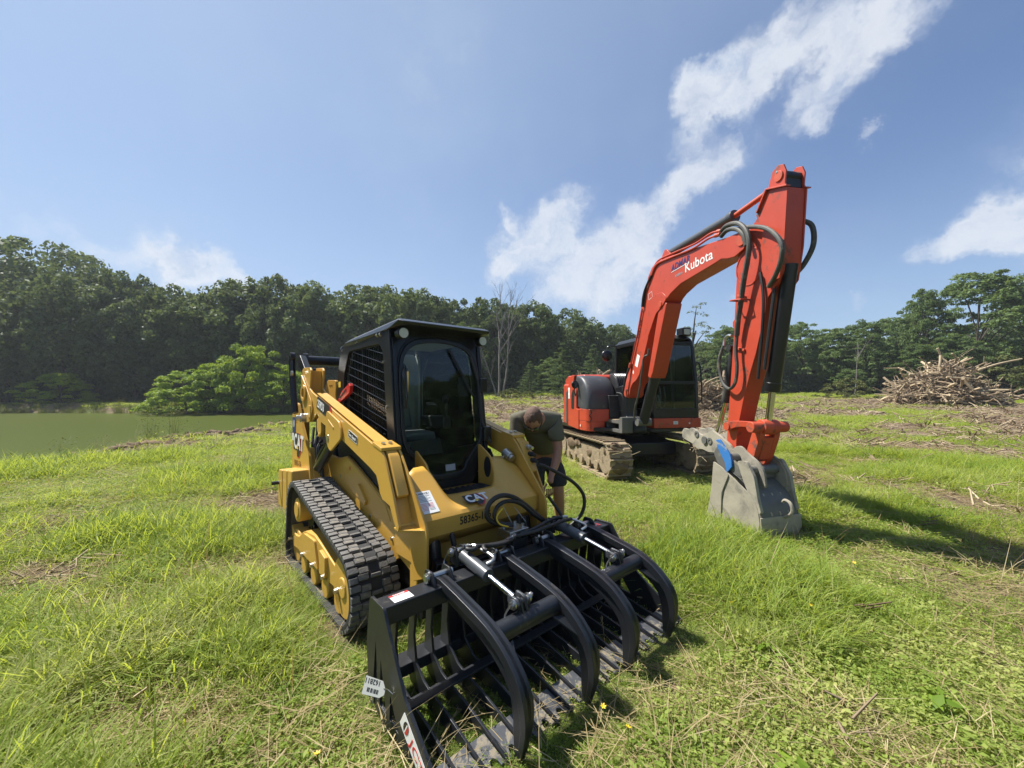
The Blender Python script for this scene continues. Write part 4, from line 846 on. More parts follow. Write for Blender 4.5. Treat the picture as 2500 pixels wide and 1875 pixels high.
    # --- lift arms
    for s in (-1, 1):
        # outer plate ends above the knee; the inner plate runs down to the pin
        up_ = [(-1.08, 1.82), (-1.02, 1.84), (-.80, 1.83), (-.76, 1.80), (-.80, 1.625), (-.72, 1.585), (.80, 1.19)]
        lo_ = [(.86, .89), (.84, .94), (.80, 1.0), (.70, 1.035), (.10, 1.195), (-.44, 1.31), (-.56, 1.38), (-.74, 1.30), (-.86, 1.29), (-1.0, 1.45)]
        Pm = up_ + [(.89, 1.17), (.93, 1.13), (1.05, .92), (1.14, .73), (1.13, .70), (1.11, .70), (1.07, .75), (1.01, .835), (.90, .855)] + lo_
        Pi = up_ + [(.90, 1.165), (.945, 1.12), (1.255, .74), (1.27, .70), (1.27, .47), (1.24, .42), (1.10, .36), (1.06, .50), (1.04, .70), (1.0, .82), (.90, .855)] + lo_
        ar = G().prism(Pm, 'y', s * .64, s * .622).obj('lift_arm', 'yellow', T, .004)
        G().prism(Pi, 'y', s * .525, s * .507).obj('arm_plate', 'yellow', ar, .004)
        web = [(-1.05, 1.80), (-.82, 1.80), (-.83, 1.60), (-.75, 1.555), (.79, 1.165), (.86, 1.15), (.90, 1.11), (1.02, .90), (1.10, .73), (1.08, .76), (1.03, .82), (.92, .88), (.82, 1.0), (.70, 1.035), (.10, 1.19), (-.44, 1.33), (-.56, 1.40), (-.74, 1.33), (-.86, 1.32), (-1.0, 1.48)]
        G().prism(web, 'y', s * .621, s * .526).obj('arm_web', 'yellow', ar, .003)
        G().prism([(-.66, 1.572), (.78, 1.192), (.79, 1.196), (-.65, 1.576)], 'y', s * .612, s * .535).obj('wear_strip', 'yellow2', ar)
        cv = G().prism([(.84, 1.178), (.905, 1.165), (.95, 1.13), (1.075, .90), (1.05, .88), (.88, 1.12)], 'y', s * .612, s * .535).obj('arm_cover', 'yellow', ar, .008)
        G().hull([(x, s * y, z) for x, y in ((1.06, .635), (1.14, .635), (1.265, .512), (1.10, .512)) for z in (.70, .714)]).obj('arm_gusset', 'yellow', ar, .003)
        G().prism(rc([(.75, 1.222), (.90, 1.190), (.90, 1.168), (.75, 1.20)], .004), 'y', s * .645, s * .505).obj('arm_strap', 'yellow', ar, .006)
        for y in (.60, .55): G().cyl((.825, s * y, 1.205), (.828, s * y, 1.218), .014, 8).obj('bolt', 'zinc', ar)
        G().prism(rc([(-.20, 1.42), (.10, 1.335), (.16, 1.27), (.155, 1.20), (-.10, 1.075), (-.17, 1.10), (-.235, 1.20), (-.235, 1.36)], .03), 'y', s * .66, s * .641).obj('cylinder_plate', 'yellow', ar, .006)
        G().prism(rc([(-.155, 1.345), (-.01, 1.285), (-.01, 1.265), (-.155, 1.325)], .008), 'y', s * .664, s * .655).obj('plate_slot', 'yellow2', ar, .003)
        G().prism(rc([(-1.07, 1.78), (-.90, 1.66), (-.70, 1.50), (-.66, 1.42), (-.74, 1.30), (-.86, 1.29), (-1.0, 1.45)], .03), 'y', s * .655, s * .641).obj('pivot_plate', 'yellow', ar, .006)
        G().ring((-.93, s * .657, 1.58), (0, s, 0), .05, .085, .016).obj('pivot_ring', 'yellow', ar, .004)
        G().prism(rc([(-.78, 1.46), (-.70, 1.46), (-.70, 1.34), (-.78, 1.34)], .02), 'y', s * .662, s * .652).obj('plate_window', 'yellow2', ar, .004)
        G().cyl((-.90, s * .70, 1.335), (-.90, s * .50, 1.335), .045, 16).cyl((-.90, s * .735, 1.335), (-.90, s * .69, 1.335), .03, 6).obj('pivot_pin', 'zinc', ar, .004)
        G().prism(rc([(-.58, 1.33), (-.46, 1.36), (-.44, 1.22), (-.50, 1.16), (-.58, 1.24)], .02), 'y', s * .635, s * .60).cyl((-.51, s * .64, 1.19), (-.51, s * .58, 1.19), .02, 8).obj('latch_bracket', 'yellow2', ar, .004)
        # rear link (black curved bars) and lift cylinder
        for y in (.69, .565): G().tube([(-1.27, s * y, 1.98), (-1.26, s * y, 1.80), (-1.20, s * y, 1.55), (-1.13, s * y, 1.38)], .032, 8).cyl((-1.27, s * (y + .022), 1.97), (-1.27, s * (y - .022), 1.97), .048, 14).obj('rear_link', 'black', T)
        G().cyl((-1.20, s * .70, 1.79), (-1.20, s * .72, 1.79), .028, 10).obj('bolt', 'zinc', T)
        cy = G().cyl((-.70, s * .585, .86), (-.28, s * .585, 1.12), .047, 18).cyl((-.30, s * .585, 1.108), (-.27, s * .585, 1.127), .054, 18).obj('lift_cylinder', 'black', T, .004)
        G().cyl((-.28, s * .585, 1.12), (-.17, s * .585, 1.185), .026, 12).obj('piston_rod', 'chrome', cy)
        G().cyl((-.17, s * .665, 1.185), (-.17, s * .56, 1.185), .03, 12).obj('pin', 'zinc', cy)
        G().tube([(-.64, s * .62, .93), (-.5, s * .63, 1.02), (-.34, s * .625, 1.12)], .011, 6).obj('cylinder_pipe', 'black', cy)
        text('259D3', T, 'white', (-.525, s * .6465, 1.452), (s * -1 if s > 0 else 1, 0, -.255 * (-s)), (0, 0, 1), .068, bold=.05, w=.72) if s < 0 else None
    plate([(-.015, -.02), (.345, -.02), (.375, .05), (.345, .095), (-.015, .095)], T, 'ink', (-.535, -.6425, 1.452), (1, 0, -.255), (.15, 0, 1)); plate([(.345, -.02), (.385, -.02), (.412, .05), (.385, .095), (.345, .095), (.375, .05)], T, 'logored', (-.535, -.6425, 1.452), (1, 0, -.255), (.15, 0, 1))
    plate(rc(rect(.19, .058), .01), T, 'white', (.275, -.6425, 1.225), (1, 0, -.255), (0, 0, 1), .001); plate(rc(rect(.18, .048), .008), T, 'ink', (.281, -.6432, 1.229), (1, 0, -.255), (0, 0, 1), .001); text('Two Speed', T, 'white', (.290, -.6450, 1.238), (1, 0, -.255), (0, 0, 1), .024, bold=.02, w=.95)
    G().cyl((-1.27, -.62, 1.94), (-1.27, .62, 1.94), .052, 20).obj('arm_cross_tube', 'black', T)
    for y in (-.60, .60): G().prism(rc([(-1.33, 1.97), (-1.22, 1.99), (-1.03, 1.84), (-.84, 1.83), (-.84, 1.76), (-1.05, 1.76), (-1.30, 1.88)], .02), 'y', y - .03, y + .03).obj('arm_cross_bracket', 'black', T, .004)
    # red lift-arm lock and yellow bracket beside the cab
    G().hull([(-.50, -.487, 1.47), (-.46, -.487, 1.46), (-.46, -.455, 1.46), (-.50, -.455, 1.47), (-.16, -.487, 1.655), (-.13, -.487, 1.63), (-.15, -.487, 1.57), (-.16, -.455, 1.655), (-.13, -.455, 1.63), (-.15, -.455, 1.57), (-.35, -.487, 1.585), (-.35, -.455, 1.585)]).obj('arm_lock', 'red', T, .005)
    G().prism(rc([(-.40, 1.535), (-.22, 1.61), (-.22, 1.595), (-.40, 1.52)], .004), 'y', -.489, -.492).obj('lock_slot', 'ink', T)
    G().prism(rc([(-1.16, 1.35), (-1.14, 1.66), (-1.05, 1.72), (-.80, 1.71), (-.78, 1.64), (-.80, 1.55), (-.72, 1.40), (-.68, 1.30)], .03), 'y', -.40, -.37).obj('hinge_bracket', 'yellow', T, .005)
    for x in (-.98, -.92): G().prism([(x, 1.665), (x + .03, 1.665), (x + .02, 1.64)], 'y', -.4005, -.403).obj('dark_hole_patch', 'ink', T)  # black triangles painted in for the dark of the bracket's holes
    # --- front frame between the arms, with the step notch under the door
    # top edge |y| -> (x, z): flat under the door, rising to an ear each side; the sheet runs from it down to the fold
    edge = [(0, .985, .817), (.12, .985, .817), (.20, .985, .822), (.225, .975, .84), (.245, .955, .88), (.262, .93, .92), (.275, .90, .96), (.288, .868, 1.0), (.30, .855, 1.015), (.33, .852, 1.022), (.40, .862, 1.02), (.44, .885, 1.0), (.47, .92, .97), (.505, .965, .93)]
    fold = [(1.17, .756), (1.186, .738), (1.188, .64), (1.14, .57)]
    def fx(z): return 1.188 if z > .64 else 1.188 - (.64 - z) * .68
    g = G(); ys_ = [(-y, x, z) for y, x, z in edge[:0:-1]] + edge; rows = []
    for k in range(9): t = k / 8; rows.append([(x + (fold[0][0] - x) * t, y, z + (fold[0][1] - z) * t) for y, x, z in ys_])
    for x, z in fold[1:]: rows.append([(x, y, z) for y, _, _ in ys_])
    m_ = len(ys_); g.raw([v for r_ in rows for v in r_], [(i * m_ + j, i * m_ + j + 1, (i + 1) * m_ + j + 1, (i + 1) * m_ + j) for i in range(len(rows) - 1) for j in range(m_ - 1)])
    ff = g.obj('front_frame', 'yellow', T, ang=22); so = ff.modifiers.new('thickness', 'SOLIDIFY'); so.thickness = .016; so.offset = 0
    G().box((.70, -.25, .60), (.97, .25, .80)).obj('frame_box', 'yellow', T, .01)
    G().box((1.00, -.50, .22), (1.10, .50, .56)).obj('lower_front', 'yellow2', T, .01)
    for s in (-1, 1):
        G().prism([(.80, .45), (.80, .98), (.94, .94), (1.17, .755), (1.19, .72), (1.19, .45)], 'y', s * .495, s * .505).obj('frame_cheek', 'yellow', T, .003)
        G().prism(rc([(.70, 1.13), (.86, 1.04), (1.0, .84), (.98, .70), (.70, .70)], .03), 'y', s * .30, s * .285).obj('step_cheek', 'yellow', T, .004)
        plate(oval(0, 0, .045, .085), T, 'ink', (.83, s * .283, .945), (1, 0, 0) if s < 0 else (-1, 0, 0), (0, 0, 1), .004, 'black_oval')  # flat black oval on the inner face of the cheek
        G().cyl((1.12, s * .40, .62), (1.16, s * .40, .40), .05, 14).obj('tilt_cylinder', 'black', T)
        G().cyl((1.16, s * .40, .40), (1.18, s * .40, .28), .026, 12).obj('tilt_rod', 'chrome', T)
        G().tube([(1.16, s * .30, .66), (1.20, s * .29, .60), (1.20, s * .28, .50), (1.16, s * .25, .42), (1.16, s * .20, .34)], .013, 8).cyl((1.19, s * .295, .62), (1.205, s * .285, .55), .018, 8).obj('tilt_hose', 'hose', T)
    st = G().box((.72, -.26, .785), (.95, .26, .80)).obj('step_plate', 'black', T, .004)
    for k in range(9): G().hull([(.78, -.23 + .055 * k, .80), (.95, -.23 + .055 * k, .80), (.95, -.20 + .055 * k, .80), (.78, -.20 + .055 * k, .80), (.80, -.22 + .055 * k, .822), (.945, -.22 + .055 * k, .822)]).obj('step_tread', 'rubber', st)
    # quick coupler plate behind the grapple
    G().prism([(1.16, .16), (1.20, .16), (1.27, .44), (1.23, .45)], 'y', -.52, .52).obj('coupler_plate', 'black', T, .004)
    for s in (-1, 1): G().bar((1.20, s * .42, .20), (1.25, s * .42, .50), .08, .06).obj('coupler_lever', 'black', T, .006)
    def onface(y, z, dx=.012): return (fx(z) + .020, y, z)
    sl = Vector((.99 - 1.165, 0, .83 - .765)).normalized()
    cat_logo(T, (1.150, -.130, .788), (0, 1, 0), (-.175, 0, .075), .075)
    text('58365-136', T, 'ink', (1.1965, -.235, .672), (0, 1, 0), (0, 0, 1), .050, bold=.03, w=.82)
    lb = axes((1.004, -.455, .852), (0, 1, 0), (-.16, 0, .2)); lbx, lby = (0, 1, 0), (-.16, 0, .2)
    plate(rect(.115, .175, 0, -.145), T, 'white', (1.048, -.478, .872), lbx, (-.76, 0, .64), .0015, 'warning_label')
    def lab(u, v): y = Vector((-.76, 0, .64)).normalized(); return Vector((1.0492, -.478 + u, .8734)) + y * v
    text('! NOTICE !', T, 'ink', lab(.012, .004), lbx, (-.76, 0, .64), .014, bold=.02, w=.9)
    for k in range(5): plate(rect(.085 - .02 * (k % 2), .0045), T, 'greyink', lab(.010, -.010 - .011 * k), lbx, (-.76, 0, .64), .0004, 'print_line')
    for k in range(6):
        plate(rect(.040, .004), T, 'pink', lab(.006, -.072 - .010 * k), lbx, (-.76, 0, .64), .0004, 'print_line'); plate(rect(.040, .004), T, 'pink' if k < 4 else 'greyink', lab(.055, -.072 - .010 * k), lbx, (-.76, 0, .64), .0004, 'print_line')
    # arm end: couplers on the far arm
    for z in (1.09, 1.035, .985): G().cyl((1.025 - (z - .985) * .5, .60, z), (1.065 - (z - .985) * .5, .60, z), .021, 12).cyl((1.06 - (z - .985) * .5, .60, z), (1.095 - (z - .985) * .5, .60, z - .006), .015, 10).obj('coupler', 'zinc' if z > 1.05 else 'plastic', T, .003)
    G().prism([(.90, .96), (1.03, .96), (.955, 1.135), (.90, 1.135)], 'y', .565, .636).obj('coupler_block', 'yellow', T, .006)
    G().cyl((.86, .45, 1.05), (.93, .45, 1.015), .040, 16).cyl((.93, .45, 1.015), (.955, .45, 1.003), .030, 16).ring((.875, .45, 1.0), (.9, 0, -.4), .045, .053, .008).obj('breather_can', 'zinc', T, .004)
    # --- cab
    cab_side = rc([(-.60, .86), (-.645, 1.55), (-.615, 1.80), (-.55, 1.985), (-.40, 2.055), (.52, 2.05), (.66, .86)], .05)
    mh = rc([(-.46, 1.22), (-.455, 1.74), (-.33, 1.955), (.36, 1.955), (.43, 1.88), (.525, 1.10), (.20, 1.04)], .05)
    def xf(z): return .545 + .115 * (2.03 - z)
    for s in (-1, 1):
        sd = G().prismh(cab_side, [mh], 'y', s * .43, s * .395).obj('cab_side', 'black', T, .004)
        G().prismh([(x * .985, z) for x, z in mh], [], 'y', s * .385, s * .389).obj('side_glass', 'glass', sd)
        gx_ = G(); wires = 0
        def clip(p, q):
            def ins(p):
                c = False
                for i in range(len(mh)):
                    (x0, y0), (x1, y1) = mh[i - 1], mh[i]
                    if (y0 > p[1]) != (y1 > p[1]) and p[0] < (x1 - x0) * (p[1] - y0) / (y1 - y0) + x0: c = not c
                return c
            on = [t / 120 for t in range(121) if ins((p[0] + (q[0] - p[0]) * t / 120, p[1] + (q[1] - p[1]) * t / 120))]
            return (on[0], on[-1]) if on else None
        mw = bpy.data.meshes  # each wire its own piece
        segs = [((-.7, 1.15 + .0735 * k + .085), (.7, 1.15 + .0735 * k - .23)) for k in range(15)] + [((-.45 + .0365 * k, 1.0), (-.45 + .0365 * k, 2.0)) for k in range(27)]
        for p, q in segs:
            t = clip(p, q)
            if not t or t[1] - t[0] < .02: continue
            a = (p[0] + (q[0] - p[0]) * t[0], s * .412, p[1] + (q[1] - p[1]) * t[0]); b = (p[0] + (q[0] - p[0]) * t[1], s * .412, p[1] + (q[1] - p[1]) * t[1])
            G().cyl(a, b, .0032, 5, cap=False).obj('guard_wire', 'black', sd, ang=60)
        G().bar((-.05, s * .40, 1.06), (-.05, s * .40, 1.95), .03, .02, (0, 1, 0)).obj('window_post', 'black', sd)
        for x, z in ((-.50, 1.98), (-.10, 2.02), (.34, 2.02), (.44, 1.80), (.50, 1.45), (.54, 1.18), (-.62, 1.66)): G().cyl((x, s * .428, z), (x, s * .438, z), .010, 6).obj('bolt', 'zinc', sd)
    plate(rect(.06, .055), T, 'logoyel', (-.60, -.4315, 1.63), (1, 0, 0), (0, 0, 1), .0012, 'warning_label')
    for x in (.34, .40): G().cyl((x, -.436, 2.02), (x + .02, -.436, 2.025), .016, 8).obj('roof_latch', 'zinc', T)
    # front wall with the keyhole-shaped door glass
    kh = [(.16, 1.985), (.27, 1.945), (.345, 1.85), (.372, 1.68), (.376, 1.45), (.374, 1.24), (.345, 1.12), (.25, 1.02), (.185, .94), (.14, .885)]
    key = catmull([(0, 2.0, 0)] + [(y, z, 0) for y, z in kh] + [(0, .875, 0)] + [(-y, z, 0) for y, z in kh[::-1]], 4, True)
    key = [(p.x, p.y) for p in key]; sh = lambda v: Vector((v.x + xf(v.z), v.y, v.z))
    wall = [(-.43, 2.05), (.43, 2.05), (.43, 1.02), (.30, .90), (.24, .80), (-.24, .80), (-.30, .90), (-.43, 1.02)]
    fw = G().prismh(wall, [key], 'x', -.03, 0).map(sh).obj('cab_front', 'black', T, .004)
    gl = lambda k: [(p[0] * k, 1.45 + (p[1] - 1.45) * k) for p in key]
    door = G().prismh(gl(1.012), [gl(.94)], 'x', .002, .022).map(sh).obj('door', 'black', T, .006)
    G().prismh(gl(.945), [], 'x', .008, .012).map(sh).obj('door_glass', 'glass', door)
    G().prismh(gl(1.045), [gl(1.02)], 'x', .0, .010).map(sh).obj('door_seal', 'black', T, .003)
    G().tube([(xf(1.75) + .03, -.335, 1.75), (xf(1.7) + .055, -.34, 1.70), (xf(1.5) + .055, -.345, 1.52), (xf(1.45) + .03, -.345, 1.44)], .010, 8).obj('door_handle', 'black', door)
    for z in (1.62, 1.20): G().box((xf(z) + .005, .36, z - .06), (xf(z) + .06, .435, z + .06)).obj('door_hinge', 'black', door, .008)
    G().tube([(xf(1.85) + .02, .30, 1.87), (xf(1.6) + .03, .36, 1.62), (xf(1.3) + .03, .37, 1.3), (xf(1.12) + .06, .42, 1.12)], .011, 6).obj('washer_hose', 'hose', door)
    G().bar((xf(1.93) + .03, .08, 1.93), (xf(1.50) + .03, .29, 1.52), .014, .012, (1, 0, 0)).obj('wiper', 'black', door)
    for y0 in (-.40, .40): G().bar((xf(1.99) + .008, y0, 1.98), (xf(1.05) + .008, y0, 1.05), .03, .016, (1, 0, 0)).obj('pillar_rib', 'black', fw, .004)
    plate(rect(.09, .05), T, 'greyink', (xf(.95) + .0145, -.02, .93), (0, 1, 0), (-.115, 0, 1), .001, 'glass_label')
    # roof
    rf = G().hull([(.735, -.405, 2.085), (.735, .405, 2.085), (.70, -.43, 2.095), (.70, .43, 2.095), (.56, -.445, 2.045), (.56, .445, 2.045), (.72, -.40, 2.06), (.72, .40, 2.06), (.66, -.40, 2.115), (.66, .40, 2.115), (-.36, -.38, 2.085), (-.36, .38, 2.085), (-.50, -.38, 2.03), (-.50, .38, 2.03), (-.40, -.445, 2.04), (-.40, .445, 2.04), (-.52, -.42, 1.985), (-.52, .42, 1.985)]).obj('cab_roof', 'black', T, .008)
    for y in (-.372, .372):
        hl = G().cyl((.60, y, 2.005), (.665, y, 2.005), .042, 20).cyl((.66, y, 2.005), (.672, y, 2.005), .046, 20).obj('headlight', 'black', T, .004)
        G().cyl((.6725, y, 2.005), (.676, y, 2.005), .037, 20).obj('lamp_lens', 'lens', hl)
    # rear wall, floor, lining and seat
    G().prismh(rc([(-.42, .86), (.42, .86), (.42, 2.04), (-.42, 2.04)], .05), [rc([(-.30, 1.40), (.30, 1.40), (.32, 1.85), (.22, 1.95), (-.22, 1.95), (-.32, 1.85)], .08)], 'x', -.60, -.57).obj('cab_rear', 'black', T)
    for y in (-.37, .37): G().prism(rc([(-.56, 1.0), (-.56, 1.98), (-.47, 1.98), (-.47, 1.0)], .03), 'y', y - .015, y + .015).obj('pillar_lining', 'headliner', T, .006)
    G().prismh(rc([(-.36, .90), (.36, .90), (.36, 2.0), (-.36, 2.0)], .05), [rc([(-.28, 1.42), (.28, 1.42), (.30, 1.84), (.20, 1.93), (-.20, 1.93), (-.30, 1.84)], .08)], 'x', -.568, -.555).obj('rear_lining', 'headliner', T)
    G().box((-.575, -.34, 1.35), (-.570, .34, 1.98)).obj('rear_glass', 'glass', T)
    G().box((-.57, -.39, .84), (.60, .39, .86)).obj('cab_floor', 'plastic', T); G().box((-.5, -.38, 2.0), (.5, .38, 2.02)).obj('lining', 'headliner', T)
    se = G().hull([(-.35, -.22, 1.10), (.12, -.24, 1.12), (.16, -.20, 1.20), (-.35, -.22, 1.22), (-.35, .22, 1.10), (.12, .24, 1.12), (.16, .20, 1.20), (-.35, .22, 1.22)]).obj('seat', 'seat', T, .03)
    G().hull([(-.30, -.22, 1.20), (-.30, .22, 1.20), (-.42, -.22, 1.20), (-.42, .22, 1.20), (-.44, -.19, 1.78), (-.44, .19, 1.78), (-.54, -.19, 1.76), (-.54, .19, 1.76)]).obj('backrest', 'seat', T, .04)
    for s in (-1, 1):
        G().box((-.30, s * .34 - .045, 1.22), (.14, s * .34 + .045, 1.34)).obj('armrest', 'plastic', T, .02)
        G().tube([(.12, s * .33, 1.33), (.14, s * .33, 1.42), (.13, s * .325, 1.48)], .016, 8).ball((.13, s * .325, 1.50), .032, 2, (1, 1, 1.4)).obj('joystick', 'plastic', T)
    G().hull([(.30, -.16, 1.02), (.30, .16, 1.02), (.36, -.16, 1.02), (.36, .16, 1.02), (.34, -.14, 1.16), (.34, .14, 1.16)]).obj('foot_pedal', 'plastic', T, .01)
    G().hull([(.52, .22, 1.52), (.52, .34, 1.52), (.50, .22, 1.70), (.50, .34, 1.70), (.47, .24, 1.60), (.47, .32, 1.60)]).obj('display', 'plastic', T, .01)
    return T
def orient(f, cen):
    z = Vector((f[0][2], f[1][2], f[2][2])); c = f.translation - cen
    if z.dot(c) > 0: return f
    return f @ Matrix.Diagonal((-1, 1, -1, 1)) if True else f
make_loader()
# ------------------------------------------------------------------ rock grapple in front of the loader
def make_grapple():
    T = empty('rock_grapple', LOADER.translation, (0, 0, LOADER.to_euler().z), 'black tined rock grapple with two clamp arms lying before the loader', 'grapple')
    G().box((1.43, -.925, .445), (1.55, .925, .535)).obj('top_bar', 'gblack', T, .006)
    G().box((1.36, -.92, .10), (1.47, .92, .16)).obj('low_bar', 'gblack', T, .005)
    G().prism([(1.40, .16), (1.41, .16), (1.46, .44), (1.45, .44)], 'y', -.50, .60).obj('back_plate', 'gblack', T, .002)
    G().box((1.625, -.90, .095), (1.685, .90, .107)).obj('cross_strap', 'gblack', T, .003)
    for s in (-1, 1):
        P = rc([(1.41, .55), (1.57, .55), (1.60, .50), (1.79, .25), (2.13, .035), (2.12, .0), (1.55, .015), (1.46, .05), (1.39, .17), (1.37, .30)], .02)
        sp = G().prismh(P, [rc([(1.485, .36), (1.455, .12), (1.52, .09)], .01), rc([(1.545, .30), (1.535, .08), (1.61, .075)], .01), rc([(1.65, .19), (1.645, .075), (1.74, .07)], .008)], 'y', s * .915, s * .930).obj('side_plate', 'gblack', T, .003)
        G().ring((1.445, s * .931, .075), (0, s, 0), .022, .034, .004).obj('weld_ring', 'wornsteel', sp)
    tine = [(1.43, .46), (1.50, .46), (1.475, .30), (1.50, .17), (1.58, .115), (1.66, .10), (1.80, .085), (2.10, .03), (2.12, .012), (2.10, .0), (1.85, .012), (1.55, .012), (1.44, .05), (1.40, .13), (1.415, .28)]
    tm = G().prism(tine, 'y', -.007, .007).mesh('tine', M['gblack'])
    n = 18
    for k in range(1, n): link('tine', tm, T, .003, Matrix.Translation((0, -.92 + 1.84 * k / n, 0)))
    # scalloped shiny cutting plates between the tine tips
    for k in range(n):
        y0 = -.92 + 1.84 * k / n + .010; y1 = y0 + 1.84 / n - .020; ym = (y0 + y1) / 2
        sc = [(ym + .021 * math.cos(a), 2.105 - .045 * math.sin(a)) for a in np.linspace(math.pi, 0, 9)]
        P = [(1.955, y0), (1.955, y1), (2.105, y1)] + [(x, y) for y, x in sc[::-1]] + [(2.105, y0)]
        g = G().prism([(p[0], p[1]) for p in P], 'z', .0, .012).map(lambda v: Vector((v.x, v.y, v.z + .030 - (v.x - 1.955) * .16)))
        g.obj('tip_plate', 'wornsteel', T, .002)
    # clamp arms: two pairs, each joined by a tube and worked by a cylinder
    outer = [(1.44, .555), (1.53, .565), (1.84, .512), (1.98, .472), (2.085, .41), (2.165, .325), (2.192, .24), (2.185, .14), (2.15, .02)]
    inner = [(2.105, .0), (2.10, .12), (2.095, .20), (2.07, .275), (2.00, .335), (1.90, .385), (1.80, .415), (1.55, .47), (1.45, .48)]
    oc = [(p.x, p.y) for p in catmull([(x, z, 0) for x, z in outer], 2)]; ic = [(p.x, p.y) for p in catmull([(x, z, 0) for x, z in inner], 2)]
    for pair, (ya, yb, yc) in enumerate(((-.565, -.105, -.355), (.265, .715, .49))):
        for y in (ya, yb):
            a = G().prism(oc + ic, 'y', y - .012, y + .012).obj('clamp_arm', 'gblack', T, .003)
            top = [(x, z) for x, z in oc[:-2]]; low = [(x - .010 * 0, z - .045) for x, z in top]
            V = []; F = []
            for k, (x, z) in enumerate(oc):
                t = k / (len(oc) - 1); w = .030 * (1 if t < .72 else max(.4, 1 - (t - .72) * 2.1)); nx, nz = (oc[min(k + 1, len(oc) - 1)][0] - oc[max(k - 1, 0)][0], oc[min(k + 1, len(oc) - 1)][1] - oc[max(k - 1, 0)][1]); L = math.hypot(nx, nz); nx, nz = -nz / L, nx / L; d = .046 * (1 if t < .7 else max(.55, 1 - (t - .7) * 1.5))
                V += [(x, y - w, z), (x, y + w, z), (x - nx * d, y + w, z - nz * d), (x - nx * d, y - w, z - nz * d)]
                if k:
                    for j in range(4): F.append((4 * k - 4 + j, 4 * k - 4 + (j + 1) % 4, 4 * k + (j + 1) % 4, 4 * k + j))
            e = len(oc) * 4 - 4; F += [(0, 1, 2, 3), (e, e + 3, e + 2, e + 1)]
            G().raw(V, F).obj('arm_box', 'gblack', a, .003, 20)
            for q in (-.055, .055): G().prism(rc([(1.40, .52), (1.42, .60), (1.50, .60), (1.54, .53), (1.50, .50)], .02), 'y', y + q - .006, y + q + .006).obj('pivot_lug', 'gblack', a, .003)
            pn = G().cyl((1.465, y - .085, .565), (1.465, y + .085, .565), .017, 10).cyl((1.465, y - .082, .565), (1.465, y - .070, .565), .027, 12).obj('pivot_pin', 'zinc', a)
            G().tube([(1.50, y - .078, .60), (1.47, y - .078, .57), (1.45, y - .080, .53), (1.43, y - .095, .51)], .006, 6).ball((1.50, y - .078, .605), .012, 1).obj('pin_clip', 'zinc', a)
        G().cyl((1.93, ya + .02, .435), (1.93, yb - .02, .435), .047, 22).obj('arm_tube', 'gblack', T)
        for y, sg in ((ya, 1), (yb, -1)): G().prism([(y + sg * .015, 2.0), (y + sg * .015, 2.12), (y + sg * .09, 1.985)], 'z', .395, .405).map(lambda v: Vector((v.y, v.x, v.z - (v.y - 2.0) * .6))).obj('gusset', 'gblack', T, .002)
        # cylinder
        c0, c1, c2, c3 = Vector((1.34, yc, .60)), Vector((1.40, yc, .594)), Vector((1.645, yc, .555)), Vector((1.855, yc, .520))
        cy = G().cyl(c1, c2, .037, 22).obj('clamp_cylinder', 'steel', T, .004)
        G().cyl(c2, c3, .0165, 14).obj('piston_rod', 'chrome', cy)
        for q in (-.03, .03): G().prism(rc([(1.30, .53), (1.31, .63), (1.37, .64), (1.40, .53)], .02), 'y', yc + q - .006, yc + q + .006).obj('cylinder_lug', 'gblack', T, .003)
        for q in (-.028, .028):
            G().prism(rc([(1.845, .545), (1.915, .540), (1.935, .515), (1.91, .49), (1.845, .50)], .01), 'y', yc + q - .007, yc + q + .007).obj('clevis', 'steel', cy, .003)
            G().prism(rc([(1.885, .545), (1.93, .545), (1.96, .44), (1.90, .44)], .02), 'y', yc + q * .55 - .006, yc + q * .55 + .006).obj('rod_lug', 'gblack', T, .003)
        for x, z in ((1.34, .605), (1.905, .517)):
            G().cyl((x, yc - .07, z), (x, yc + .07, z), .015, 10).cyl((x, yc - .055, z), (x, yc - .045, z), .026, 12).cyl((x, yc + .045, z), (x, yc + .055, z), .026, 12).obj('pin', 'zinc', cy)
            G().tube([(x + .03, yc - .075, z + .035), (x, yc - .07, z), (x - .02, yc - .085, z - .05), (x + .01, yc - .10, z - .075)], .005, 6).ball((x, yc + .075, z + .01), .014, 1).obj('pin_clip', 'zinc', cy)
        G().tube([(1.42, yc + .01, .632), (1.42, yc + .035, .645), (1.45, yc + .055, .65)], .011, 8).tube([(1.60, yc + .02, .60), (1.61, yc + .055, .612), (1.585, yc + .085, .615), (1.53, yc + .085, .625), (1.48, yc + .07, .635)], .010, 8).obj('cylinder_pipe', 'zinc', cy)
    # valve block, hoses
    G().box((1.34, .04, .50), (1.40, .18, .58)).obj('valve_stand', 'gblack', T, .004)
    vb = G().box((1.27, .02, .585), (1.40, .19, .64)).obj('valve_block', 'zinc', T, .005)
    for x, y in ((1.30, .05), (1.30, .15), (1.37, .16)): G().cyl((x, y, .64), (x, y, .665), .013, 6).obj('valve_fitting', 'zinc', vb)
    for y in (.05, .10):
        G().cyl((1.40, y - .03, .60 + y * .1), (1.43, y - .09, .61 + y * .1), .013, 8).obj('valve_fitting', 'zinc', vb)
    hs = lambda P, r=.0125, m='hose', nm='hose': G().tube(P, r, 9, 7).obj(nm, m, T, ang=60)
    hs([(1.42, -.01, .605), (1.46, -.13, .625), (1.45, -.24, .635), (1.43, -.31, .645), (1.45, -.365, .65), (1.48, -.34, .648), (1.46, -.30, .65)]); hs([(1.42, .03, .605), (1.48, -.10, .625), (1.48, -.20, .635), (1.47, -.25, .645), (1.50, -.275, .64), (1.52, -.27, .635)])
